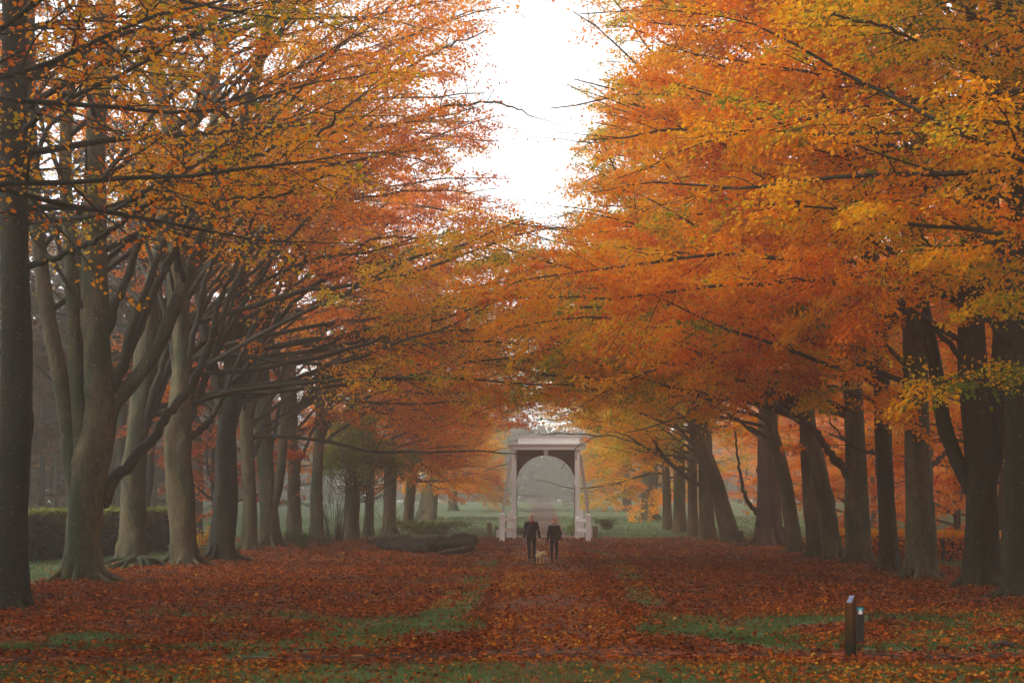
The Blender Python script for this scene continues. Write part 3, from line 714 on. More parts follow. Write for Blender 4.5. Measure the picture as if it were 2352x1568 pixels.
far_hero('faint misty trunk slanting right, last one visible left of the bridge', 978, 140, 1.5, 14, 1, 55, .55, FL, zmin=3, rise=(-.4, .5), nauto=30, lpt=28)
far_hero('misty grey trunk behind the strongly leaning beech, with a dark limb to the left', 1625, 97, .95, -2, -1, 61, 0.76, FR, limbs=[([(1622, 1120), (1576, 1094), (1525, 1048), (1504, 1015), (1479, 985), (1400, 960)], .16, -2, dict(t0=.4)), ([(1525, 1048), (1450, 1012), (1380, 1000), (1320, 1030), (1287, 1080)], .05, -3, dict(t0=.3, step=.35, kl=1.3)), ([(1525, 1052), (1475, 1023), (1434, 997), (1380, 990)], .09, -1, dict(t0=.3))])
far_hero('slim misty trunk left of the trunk with the dark left limb', 1592, 103, .7, -1, -1, 62, 0.76, FR)
far_hero('dim misty trunk in the middle of the pale far right group', 1562, 110, .9, -1, -1, 63, 0.78, FR, zmin=4)
far_hero('narrow misty trunk with a thin side stem in the far right group', 1534, 116, .65, -3, -1, 64, 0.8, FR, zmin=3.5)
far_hero('pale fluted misty trunk standing alone on the grass right of the bridge', 1492, 140, 1.5, 1, -1, 65, .74, FR, zmin=3, rise=(-.45, .5), nauto=30, lpt=28)
far_hero('small faint trunk on the far meadow right of the bridge', 1440, 175, 1.0, -1, -1, 66, .8, FR, zmin=2.8, rise=(-.4, .6), nauto=28, lpt=26)
far_hero('faint trunk on the far meadow left of the bridge', 1040, 175, 1.0, 1, 1, 67, .8, FR.replace('right', 'left'), zmin=2.8, rise=(-.4, .6), nauto=28, lpt=26)
print("with far", TOTAL[0])

# ---- repeatable trees: built once, copied into the wood behind both rows and unseen beside the viewer
def proto(seed, tone, tvar, hgt, zmin, nl, reach, lpt, leaf, tr=.35, kl=2.6, step=1.0):
    t = Tree(seed, tone, tvar, lpt, leaf, gap=False)
    pts = [np.array([0, 0, -.15])]; d = np.array([0, 0, 1.0])
    while pts[-1][2] < hgt - 2:
        pts.append(pts[-1] + d * 2); d = d + t.r.normal(0, .05, 3); d[2] = 1
    c, rad = t.stem(pts, tr, tr * .3, .5, .08, 12)
    for k in range(nl):
        zz = zmin + (c[-1, 2] - zmin) * (k + t.r.random()) / nl; i = int(np.argmin(np.abs(c[:, 2] - zz)))
        az = t.r.uniform(-math.pi, math.pi); el = t.r.uniform(.1, .8)
        t.auto_limb(c[i], np.array([math.cos(az) * math.cos(el), math.sin(az) * math.cos(el), math.sin(el)]), reach * t.r.uniform(.6, 1.1), min(.09, rad[i] * .6), step=step, kl=kl)
    t.auto_limb(c[-1], np.array([0, 0, 1.0]), 3, .05, step=1, kl=2)
    return t

WOODL, WOODR = 'trees of the wood behind the left row', 'trees of the wood behind the right row'
LAB_L = 'dim brown-leaved tree in the misty wood behind the hedge and left row'
LAB_R = 'orange-leaved tree in the dark wood behind the right row'
pl = [proto(101, .16, .09, 21, 6.5, 26, 6.5, 16, .2, .32).build('woodland_tree', (-19, 74, float(H(-19, 74))), LAB_L, 'tree', WOODL, 'bark_dark', 'dull', local=True),
      proto(102, .12, .08, 22, 7.5, 26, 6.5, 16, .2, .28).build('woodland_tree', (-24, 62, float(H(-24, 62))), LAB_L, 'tree', WOODL, 'bark_dark', 'dull', local=True)]
pr = [proto(103, .52, .10, 20, 3.0, 28, 6.5, 16, .2, .30).build('woodland_tree', (19, 66, float(H(19, 66))), LAB_R, 'tree', WOODR, 'bark_dark', local=True),
      proto(104, .60, .12, 21, 4.0, 28, 6.5, 16, .2, .26).build('woodland_tree', (23, 78, float(H(23, 78))), LAB_R, 'tree', WOODR, 'bark_dark', local=True)]
lowl = proto(105, .20, .12, 14, 1.0, 34, 5.2, 18, .24, .2, 2.4, .8).build('woodland_tree', (-27, 98, float(H(-27, 98))), 'dim low-crowned tree in the misty wood behind the hedge', 'tree', WOODL, 'bark_dark', 'dull', local=True)
lowr = proto(106, .50, .12, 14, .8, 34, 5.2, 18, .24, .2, 2.4, .8).build('woodland_tree', (24, 92, float(H(24, 92))), 'orange low-crowned tree in the dark wood behind the right row', 'tree', WOODR, 'bark_dark', local=True)
rr = np.random.default_rng(5)
def plant(protos, spots):
    for (x, y) in spots:
        c = copy_tree(protos[int(rr.integers(len(protos)))]); c.location = (x, y, float(H(x, y)))
        c.rotation_euler = (0, 0, rr.uniform(0, 6.28)); k = rr.uniform(.85, 1.12); c.scale = (k, k, k * rr.uniform(.95, 1.05))
plant(pl, [(-18.5, 86), (-18, 98), (-21, 92), (-26, 76), (-29, 90), (-25, 104), (-32, 110), (-27, 124), (-36, 128), (-31, 148), (-40, 150), (-28, 172), (-38, 178), (-30, 208), (-24, 226), (-44, 214), (-52, 232), (-36, 244)])
plant([lowl], [(-30, 112), (-36, 120), (-41, 132), (-28, 134), (-34, 152), (-48, 158), (-24, 164), (-40, 176), (-56, 176), (-30, 194)])
plant([lowr], [(21, 72), (20, 100), (27, 94), (33, 92), (25, 118), (34, 114), (41, 120), (30, 136), (46, 140), (24, 150), (37, 158), (54, 164), (29, 184), (44, 186)])
plant([lowl], [(-20, 38), (-25, 30), (-18.5, 22), (-24, 14), (-19, 5), (-25, -6), (-19, -16), (-14, -30), (-4, -36), (-28, 46), (-32, 36)])  # unseen low crowns added beside and behind the camera to darken near haze
plant([lowr], [(19, 44), (24, 36), (19, 26), (25, 18), (19.5, 8), (25, -2), (20, -14), (16, -28), (6, -35), (29, 48), (33, 30)])  # right-hand counterparts, out of view, added to block side light
plant(pr, [(18.5, 54), (22, 58), (25, 66), (20, 82), (26, 84), (31, 80), (19, 96), (24, 100), (30, 102), (36, 108), (27, 122), (35, 130), (30, 146), (42, 140), (24, 160), (34, 170), (44, 184), (28, 204), (26, 224), (40, 222), (56, 210), (32, 240)])

r3 = np.random.default_rng(77)
def scatter(n, x0, x1, y0, y1, seed):
    r = np.random.default_rng(seed); o = []
    while len(o) < n:
        p = (r.uniform(x0, x1), r.uniform(y0, y1))
        if abs(p[0]) < .33 * p[1] + 10 and all(math.hypot(p[0] - q[0], p[1] - q[1]) > 4.5 for q in o): o.append(p)
    return o
FARW = 'trees of the far misty wood'
for pr_, sp in ((pl, scatter(26, -100, -40, 100, 300, 1)), (pr, scatter(24, 44, 105, 100, 300, 2)), (pl + pr, scatter(14, -60, 66, 250, 330, 3)), ([lowl, lowl], scatter(34, -95, -34, 120, 240, 5)), ([lowr, lowr], scatter(34, 38, 100, 120, 240, 6))):
    for (x, y) in sp:
        c = copy_tree(pr_[int(r3.integers(2))]); c.location = (x, y, float(H(x, y))); c.rotation_euler = (0, 0, r3.uniform(0, 6.28)); c['group'] = FARW
        c['label'] = 'faint tree of the far misty wood closing the view'
        k = r3.uniform(.8, 1.1); c.scale = (k, k, k)

# ---- the far edge of the wood reads as one mass
r = np.random.default_rng(90); line = np.array([(-112, 115), (-106, 200), (-92, 285), (-40, 325), (10, 338), (60, 325), (96, 285), (112, 200), (116, 115)], float)
sg = np.linalg.norm(np.diff(line, axis=0), axis=1); cs = np.concatenate([[0], np.cumsum(sg)]); N = 170000
q = r.random(N) * cs[-1]; X = np.interp(q, cs, line[:, 0]) + r.normal(0, 3.5, N); Y = np.interp(q, cs, line[:, 1]) + r.normal(0, 3.5, N)
top = 7.0 + 13 * fbm(q * .07, 0 * q, 91, 4); Z = top * r.random(N) ** .85 + r.normal(0, .4, N)
kp = fbm(q * .22, Z * .3, 92) > .30; X, Y, Z, q = X[kp], Y[kp], Z[kp], q[kp]; N = len(X)
tn = .5 * fbm(q * .05, Z * .12, 93) + .03 + r.normal(0, .08, N)
fw = link_mesh('far_wood', leaf_mesh('far_wood', *leaf_cloud(np.column_stack([X, Y, H(X, Y) + np.maximum(Z, .1)]), np.tile([0, -.7, .6], (N, 1)), 1.15, tn, 94)), leaf_mat('dull_far_leaf', [(0, (.030, .034, .020)), (.4, (.075, .075, .035)), (.7, (.20, .13, .045)), (1, (.34, .18, .05))], .4)); tag(fw, 'edge of the far wood dissolving in mist', 'wood', None, 'stuff')

# ---- copper beech with foliage to the ground, behind the left row
t = proto(120, .24, .05, 13, 1.4, 34, 4.2, 26, .16, .22, 2.0, .7); t.build('copper_beech', (-14.6, 84, float(H(-14.6, 84))), 'glowing red-orange beech with low hanging leaves behind the left row', 'tree', None, 'bark_dark', local=True)

# ---- the same rows go on past the camera: two reach into the view, the others are unseen and added for shade
NEAR = 'beeches of the rows beside the viewer'
far_near = []
for (x, y, sd_, tn, sdn, lp) in ((12.8, 31, -1, .72, 201, 16), (-12.8, 27, 1, .60, 204, 2.6)):
    t = Tree(sdn, tn, .16, lp * 1.4, .11, True)
    z0 = float(H(x, y)); pts = [np.array([x + .12 * k * sd_ * .3, y, z0 - .15 + 2.2 * k]) for k in range(8)]
    c, rad = t.stem(pts, .45, .15, .5)
    for k in range(17):
        zz = z0 + 6.2 + 10 * k / 17; i = int(np.argmin(np.abs(c[:, 2] - zz))); az = t.r.normal(0, .8); el = t.r.uniform(.0, .6)
        t.auto_limb(c[i], np.array([sd_ * math.cos(az) * math.cos(el), math.sin(az) * math.cos(el), math.sin(el)]), 10.5 * t.r.uniform(.7, 1.05), .08, dens=1.3)
    t.build('beech_tree', (x, y, z0), 'unseen beech added beside the viewer to shade the near avenue', 'tree', NEAR, 'bark_dark'); TOTAL[0] += t.nleaf
print('with near', TOTAL[0])
near_shade = proto(210, .5, .12, 17, 9.0, 24, 9.5, 16, .22, .45, 3.2, 1.0).build('beech_tree', (-11.8, 14, 0), 'unseen beech added beside the viewer to shade the near avenue', 'tree', NEAR, 'bark_dark', local=True)  # unseen tree and copies, added to keep sky light off the near haze
for (x, y) in ((12.4, 19), (12.0, 8), (-12.2, 3), (12.5, -3), (-12.0, -9), (12.2, -15), (-11.5, -20)):
    c = copy_tree(near_shade); c.location = (x, y, float(H(x, y))); c.rotation_euler = (0, 0, x * 3 + y)

high_shade = proto(211, .5, .12, 21.5, 14.6, 24, 9.8, 16, .22, .45, 3.2, 1.0).build('beech_tree', (12.7, 26, float(H(12.7, 26))), 'unseen beech added beside the viewer to shade the near avenue', 'tree', NEAR, 'bark_dark', local=True)  # crowns above the frame, added to close the near canopy against the sky
for (x, y) in ((-12.9, 22), (13.0, 35), (-13.2, 33), (13.9, 42), (-14.2, 41)):
    c = copy_tree(high_shade); c.location = (x, y, float(H(x, y))); c.rotation_euler = (0, 0, x * 3 + y)

# ------------------------------------------------------------------ air
hz = MB(); hz.box(-170, 170, -45, 430, -3.0, 30.5)
hm, n, l, o = mat_new('haze'); pv = n.new('ShaderNodeVolumePrincipled'); pv.inputs['Color'].default_value = (.95, .93, .87, 1); pv.inputs['Density'].default_value = HAZE_DENSITY; pv.inputs['Anisotropy'].default_value = .72
l.new(pv.outputs[0], o.inputs['Volume'])
tag(hz.build('haze', hm), kind='stuff')

# ------------------------------------------------------------------ drawbridge
BY = 99.0
bz = float(H(1.95, BY)); K = FPX / BY
def bx(x): return (x - 1176) / K
def bzz(y): return CAMZ + (HZ - y) / K
br = empty('drawbridge', (bx(1253), BY, bz), 'white painted wooden drawbridge gate with dark arch, standing across the path', 'drawbridge')
BO = np.array([bx(1253), BY, bz])
def L3(x, y, dy=0.0): return (bx(x) - BO[0], dy, bzz(y) - BO[2])
def bpart(mb, name, mat, par=br, smooth=False): return mb.build(name, mat, par, smooth)
posts = []
for x0, x1 in ((1175.6, 1186.4), (1320.2, 1331.2)):
    a, b = L3(x0, 0)[0], L3(x1, 0)[0]
    p = bpart(MB().box(a, b, -.14, .14, -.2, bzz(1032.9) - BO[2], .012), 'post', M['white']); posts.append((p, a, b))
    xs = (b - .085, b - .04) if x0 < 1250 else (a + .04, a + .085)
    bpart(MB().box(xs[0], xs[1], -.152, -.135, bzz(1056) - BO[2], bzz(1034) - BO[2]), 'slot_shade', M['rust'], p)  # raised dark strip stands for the shaded slot in the post
bpart(MB().box(L3(1168.5, 0)[0], L3(1345.5, 0)[0], -.22, .18, bzz(1032.7) - BO[2], bzz(1022) - BO[2], .01), 'crossbeam', M['white'])
# top board in the white for lit tops, sloping forward
m = MB(); za = bzz(1022) - BO[2] + .003
m.prism([(0, 0)] * 0 or [(L3(1166.5, 0)[0], za), (L3(1347.5, 0)[0], za), (L3(1345.5, 0)[0], za + .085), (L3(1168.5, 0)[0], za + .085)], 'y', -.30, .2)
bpart(m, 'cover_board', M['whitetop'])
bpart(MB().box(L3(1190, 0)[0], L3(1331, 0)[0], .02, .34, bzz(1018) - BO[2], bzz(1002.5) - BO[2], .015), 'balance_beam', M['white'])
bpart(MB().box(L3(1188, 0)[0], L3(1333, 0)[0], -.01, .37, bzz(1002.5) - BO[2] + .002, bzz(1001) - BO[2] + .02, .006), 'beam_cap', M['whitetop'])
# dark arched panel between the posts
xa, xb = L3(1186.3, 0)[0], L3(1320.3, 0)[0]; ztop = bzz(1032.9) - BO[2]; xc_, zc_ = (xa + xb) / 2, bzz(1112) - BO[2]; rad = (xb - xa) / 2 - .01
for sgn in (-1, 1):
    poly = [(xc_, ztop), (xc_ + sgn * (xb - xa) / 2, ztop), (xc_ + sgn * (xb - xa) / 2, zc_)]
    arc = [(xc_ + sgn * rad * math.cos(t), zc_ + rad * math.sin(t) * .985) for t in np.linspace(0, math.pi / 2, 26)]
    m = MB(); m.prism(poly + arc, 'y', -.05, .05); bpart(m, 'arch_panel', M['panel'])
m = MB(); ev = []
for t0, t1 in zip(np.linspace(.0, math.pi, 41)[:-1], np.linspace(.0, math.pi, 41)[1:]):
    m.bar((xc_ + (rad + .0) * math.cos(t0), 0, zc_ + rad * math.sin(t0) * .985), (xc_ + rad * math.cos(t1), 0, zc_ + rad * math.sin(t1) * .985), .03, .14, up=(0, 1, 0))
bpart(m, 'arch_edge_highlight', M['white'])  # white strip stands for the light caught along the arch edge
m = MB(); kx0, kx1 = L3(1248.3, 0)[0], L3(1259, 0)[0]; kz0, kz1 = bzz(1046.5) - BO[2], ztop - .003; kc = (kx0 + kx1) / 2
vs = [m.bm.verts.new(v) for v in ((kx0, -.06, kz1), (kx1, -.06, kz1), (kx1 - .03, -.06, kz0), (kx0 + .03, -.06, kz0), (kc, -.14, (kz0 + kz1) / 2 - .03), (kx0, .06, kz1), (kx1, .06, kz1), (kx1 - .03, .06, kz0), (kx0 + .03, .06, kz0))]
for f in ((0, 1, 4), (1, 2, 4), (2, 3, 4), (3, 0, 4), (0, 5, 6, 1), (1, 6, 7, 2), (2, 7, 8, 3), (3, 8, 5, 0), (5, 8, 7, 6)): m.bm.faces.new([vs[i] for i in f])
bpart(m, 'keystone', M['whitetop'])
for s_, xt, xf in ((-1, 1175, 1145.2), (1, 1332, 1362.5)):
    a = Vector(L3(xt, 1043, -.02)); b = Vector(L3(xf, 1231, 1.2)); b.z = float(H(BO[0] + b.x, BY + b.y)) - BO[2] - .1
    bpart(MB().bar(b, a, .17, .17, bev=.012), 'brace', M['whitetop'])
    bpart(MB().box(b.x - .14, b.x + .16, b.y - .12, b.y + .12, b.z - .1, b.z + .52, .02), 'brace_foot', M['white'])
# balustrades in front: outer post, inner post, two rails, leaning board
for s_, xo, wo, xi, wi, xbd in ((-1, 1153.6, .29, 1181, .2, 1169.5), (1, 1351, .29, 1326, .2, 1336)):
    Do = 95.0 if s_ < 0 else 94.3; po = P(xo, 0, Do); pi_ = P(xi, 0, 98.2)
    zo = float(H(po.x, Do)); zi = float(H(pi_.x, 98.2))
    ox, oy = po.x - BO[0], Do - BY; ix, iy = pi_.x - BO[0], 98.2 - BY
    def cap_post(x, y, wd, z0, z1, capc):
        q = bpart(MB().box(x - wd / 2, x + wd / 2, y - wd / 2, y + wd / 2, z0 - .15, z1, .012), 'rail_post', M['white'])
        m = MB(); h = wd / 2 + .012
        vs = [m.bm.verts.new(v) for v in ((x - h, y - h, z1), (x + h, y - h, z1), (x + h, y + h, z1), (x - h, y + h, z1), (x - h, y - h, z1 + .03), (x + h, y - h, z1 + .03), (x + h, y + h, z1 + .03), (x - h, y + h, z1 + .03), (x, y, z1 + capc))]
        for f in ((3, 2, 1, 0), (0, 1, 5, 4), (1, 2, 6, 5), (2, 3, 7, 6), (3, 0, 4, 7), (4, 5, 8), (5, 6, 8), (6, 7, 8), (7, 4, 8)): m.bm.faces.new([vs[i] for i in f])
        bpart(m, 'post_cap', M['whitetop'], q)
        for hz_ in (.42, .9): bpart(MB().ball((x - s_ * wd * .3, y - wd / 2 - .004, z0 + hz_), .022, 1), 'bolt', M['rust'], q)
    zo -= BO[2]; zi -= BO[2]
    cap_post(ox, oy, wo, zo, zo + 1.45, .09); cap_post(ix, iy, wi, zi, zi + 1.16, .12)
    for hh in (1.10, .52):
        bpart(MB().bar((ox - s_ * .0, oy + .02, zo + hh + .08), (ix, iy - .02, zi + hh - .02), .07, .17, bev=.01), 'rail', M['white'])
    x0 = P(xbd, 0, 98.9).x - BO[0]
    m = MB(); m.prism([(x0 - .17, .02), (x0 + .17, .02), (x0 + (.17 if s_ < 0 else .06), 1.62), (x0 + (-.0 if s_ < 0 else -.12), 1.62), (x0 - (.09 if s_ < 0 else .17), 1.45)], 'y', -.03, .03)
    ob = bpart(m, 'side_board', M['white']); ob.location = (0, -.25, 0); ob.rotation_euler = (0, 0, 0)
    # hanging chain
    m = MB(); xch = L3(1187.4 if s_ < 0 else 1319.2, 0)[0]
    zc = bzz(1112) - BO[2]; k = 0
    while zc > .45:
        dx = .012 * math.sin(zc * 5) - s_ * (.05 * max(0, math.sin((1.5 - zc) * 4)) if zc < 1.5 else 0)
        a = k * 1.57; m.bar((xch + dx, -.17, zc), (xch + dx, -.17, zc - .075), .045 if k % 2 else .018, .018 if k % 2 else .045); zc -= .068; k += 1
    bpart(m, 'chain', M['rust'])
bpart(MB().box(xa - .3, xb + .3, -.4, 7.5, -.12, .035, .01), 'deck', M['wood'])

# ------------------------------------------------------------------ small wooden posts beside the bridge
def stake(x0, x1, yt, yb, D, label, tilt=0):
    a, b = P(x0, yb, D), P(x1, yt, D); c = (a.x + b.x) / 2; wd = b.x - a.x; z0 = float(H(c, D)); h = (yb - yt) / FPX * D
    o = MB().box(-wd / 2, wd / 2, -wd / 2, wd / 2, -.25, h, .012).build('mooring_post', M['wood'])
    o.location = (c, D, z0); o.rotation_euler = (0, tilt, .2); tag(o, label, 'post', 'brown wooden posts beside the bridge')
stake(1120, 1129.6, 1197, 1231, 100, 'thick tilted brown wooden post left of the bridge, farthest left of the posts', R(-3))
stake(1138.2, 1142.8, 1205, 1231, 100.6, 'thin brown wooden post between the thick tilted post and the left brace', 0)
stake(1361.5, 1371.5, 1203, 1234, 97.5, 'thick brown wooden post right of the bridge, beside the right brace', R(1))
stake(1163.5, 1169, 1173, 1215, 107, 'narrow brown wooden post half hidden behind the left white railing', 0)

# ------------------------------------------------------------------ far fence
fo = empty('picket_fence', (4.0, 216, float(H(4.0, 216))), 'misty grey picket fence far behind the bridge at the end of the path', 'fence')
m = MB(); m2 = MB(); m3 = MB()
for i in range(24):
    x = -2.6 + i * .23; (m if i % 6 else m3).box(x - .04, x + .04, -.02, .02, -.2, .95 if i % 6 else 1.1)
for z in (.25, .75): m2.box(-2.7, 2.8, .022, .06, z, z + .09)
m.build('picket', M['fence'], fo); m2.build('rail', M['fence'], fo); m3.build('fence_post', M['fence'], fo)
fo2 = empty('picket_fence', (6.6, 190, float(H(6.6, 190))), 'short nearer stretch of picket fence right of the far path end', 'fence')
m = MB(); m2 = MB()
for i in range(9): m.box(-.9 + i * .22, -.83 + i * .22, -.02, .02, -.2, .9)
for z in (.25, .7): m2.box(-1, 1.0, .022, .06, z, z + .09)
m.build('picket', M['fence'], fo2); m2.build('rail', M['fence'], fo2)

# ------------------------------------------------------------------ marker posts in front
def post_wood_mat():
    m, n, l, o = mat_new('wet_oak'); p = n.new('ShaderNodeBsdfPrincipled'); v = pos_vec(n, l, (30, 30, 1.2)); t = noise_tex(n, l, 1, 5, .6, v)
    r = ramp(n, [(.25, (.030, .012, .004)), (.6, (.10, .040, .011)), (.8, (.15, .065, .018))]); l.new(t.outputs['Fac'], r.inputs[0])
    v2 = pos_vec(n, l); sp = n.new('ShaderNodeSeparateXYZ'); l.new(v2, sp.inputs[0]); t2 = noise_tex(n, l, 7, 4, .6, v2)
    ad = n.new('ShaderNodeMath'); ad.operation = 'MULTIPLY_ADD'; l.new(t2.outputs['Fac'], ad.inputs[0]); ad.inputs[1].default_value = .5; l.new(sp.outputs[2], ad.inputs[2])
    r2 = ramp(n, [(.35, (1, 1, 1)), (.8, (0, 0, 0))]); l.new(ad.outputs[0], r2.inputs[0])
    c = mixc(n, l, r2.outputs[0], r.outputs[0], (.010, .011, .005))
    l.new(c, p.inputs['Base Color']); p.inputs['Roughness'].default_value = .85; p.inputs['Specular IOR Level'].default_value = .12; l.new(bump(n, l, t.outputs['Fac'], .8, .02), p.inputs['Normal']); l.new(p.outputs[0], o.inputs[0]); return m
D = 26.0; c0 = P(1953.5, 0, D); z0 = float(H(c0.x, D)); mp = empty('marker_post', (c0.x, D, z0), 'brown oak post with slanted top plate beside the cross track', 'marker post', None, R(52))
m = MB(); a, b = .062, .062
hs_ = lambda x, y: .845 + .10 * (y / .085) * .5 + .085 * (x / .085) * .5
vs = [m.bm.verts.new((x, y, z)) for z in (0,) for x, y in ((-a, -b), (a, -b), (a, b), (-a, b))]
vs = [m.bm.verts.new((x, y, -.3)) for x, y in ((-a, -b), (a, -b), (a, b), (-a, b))]
vt = [m.bm.verts.new((x, y, .85 + (.062 * (1 if x > 0 else -1)))) for x, y in ((-a, -b), (a, -b), (a, b), (-a, b))]
m.bm.faces.new(vs[::-1]); m.bm.faces.new(vt)
for i in range(4): m.bm.faces.new((vs[i], vs[(i + 1) % 4], vt[(i + 1) % 4], vt[i]))
for v in [v for v in m.bm.verts if not v.link_faces]: m.bm.verts.remove(v)
m.build('oak_body', post_wood_mat(), mp)
m = MB(); q = .048
vs = [m.bm.verts.new((x, y, .85 + x * 1.0 + dz)) for dz in (.002, .010) for x, y in ((-q, -q * .8), (q, -q * .8), (q, q * .8), (-q, q * .8))]
for f in ((3, 2, 1, 0), (4, 5, 6, 7), (0, 1, 5, 4), (1, 2, 6, 5), (2, 3, 7, 6), (3, 0, 4, 7)): m.bm.faces.new([vs[i] for i in f])
pl_ = m.build('info_plate', plain('plate_blue', (.10, .12, .24), .25, .5, 40, 0, .5), mp)
for (u, v_) in ((-.036, -.026), (.036, -.026), (.036, .026), (-.036, .026)):
    MB().ball((u, v_, .85 + u + .012), .006, 1).build('plate_screw', M['whitetop'], pl_)
D = 27.1; c0 = P(1975, 0, D); z0 = float(H(c0.x, D)); bp = empty('marker_post', (c0.x, D, z0), 'short black post with blue and red sign bearing a white triangle', 'marker post')
blk = plain('black_plastic', (.014, .015, .016), .45, .3, 8, .002)
m = MB(); hw = .055; m.box(-hw, hw, -.05, .05, -.25, .50, .006); m.box(-hw + .004, hw - .004, -.046, .046, .50, .512); m.box(-hw, hw, -.05, .05, .512, .648, .01); m.build('post_body', blk, bp)
m = MB(); m.box(-.047, .040, -.056, -.0505, .557, .622); sp_ = m.build('sign_field', plain('sign_blue', (.03, .32, .40), .4, .05), bp); sp_['label'] = 'bright blue upper half of the route sign'
m = MB(); m.box(-.047, .040, -.056, -.0505, .518, .5565); q = m.build('sign_field', plain('sign_red', (.30, .03, .06), .4, .05), bp); q['label'] = 'dark red lower half of the route sign'
m = MB(); m.prism([(-.040, .521), (.033, .521), (-.004, .611)], 'y', -.0585, -.0562); m.build('triangle_mark', plain('sign_white', (.75, .72, .68), .5, .1, 60), bp)

# ------------------------------------------------------------------ fallen logs
def log(name, pts, radii, label, D0, seed, knots=True, mat='log'):
    t = Tree(seed); w_ = [np.array(p) for p in pts]; base = w_[0].copy()
    c = catmull(w_, 14); rad = np.interp(np.linspace(0, 1, len(c)), np.linspace(0, 1, len(radii)), radii)
    V, F, off = t._tube(([], [], 0), c, rad, 20, .26, 0, seed)
    V[0] = np.array([v + (v - c[min(len(c) - 1, i // 20)]) * (.55 * mnoise.fractal(Vector(v) * 3.2, 1.0, 2.0, 4)) for i, v in enumerate(V[0])])
    Vn = V[0]; Fs = [F[0], np.arange(20)[None, ::-1].copy(), (np.arange(20) + len(Vn) - 20)[None]]
    me = bpy.data.meshes.new(name); me.from_pydata([tuple(v - base) for v in Vn], [], [tuple(f) for f in F[0]] + [tuple(range(19, -1, -1)), tuple(range(len(Vn) - 20, len(Vn)))])
    me.polygons.foreach_set('use_smooth', np.ones(len(me.polygons), bool))
    o = link_mesh(name, me, M[mat]); o.location = base; return tag(o, label, 'log', 'decaying logs on the leaves left of the path')
M['log'] = bark_mat('rotten_log', (.012, .010, .008), (.012, .018, .005), (.10, .045, .02), .46, .6, .08)
def gpt(x, y, up=0.0): X, D = gp(x, y); return (X, D, float(H(X, D)) + up)
log('fallen_log', [gpt(884, 1264, .22), gpt(930, 1268, .26), gpt(985, 1270, .27), gpt(1040, 1268, .27), gpt(1082, 1263, .30)], [.20, .30, .31, .29, .36], 'largest black mossy fallen log, its broken end towards the path', 75, 3)
log('fallen_log', [gpt(868, 1254, .16), gpt(930, 1255, .20), gpt(1000, 1258, .26), gpt(1060, 1257, .38), gpt(1072, 1256, .42)], [.2, .26, .28, .25, .24], 'second dark mossy log lying directly behind the largest log', 80, 4)
log('fallen_log', [gpt(885, 1244, .12), gpt(940, 1246, .14), gpt(975, 1248, .12)], [.15, .16, .13], 'thin sawn log lying rearmost behind the left end of the log pile', 88, 5)
log('fallen_log', [gpt(1010, 1274, .10), gpt(1050, 1272, .16), gpt(1076, 1268, .22)], [.10, .13, .14], 'pale barkless branch leaning against the front of the largest log', 72, 6, mat='bark_rough')
log('fallen_log', [gpt(846, 1250, .12), gpt(866, 1249, .14), gpt(880, 1250, .1)], [.12, .16, .1], 'short dark stub left of the log pile', 86, 8)

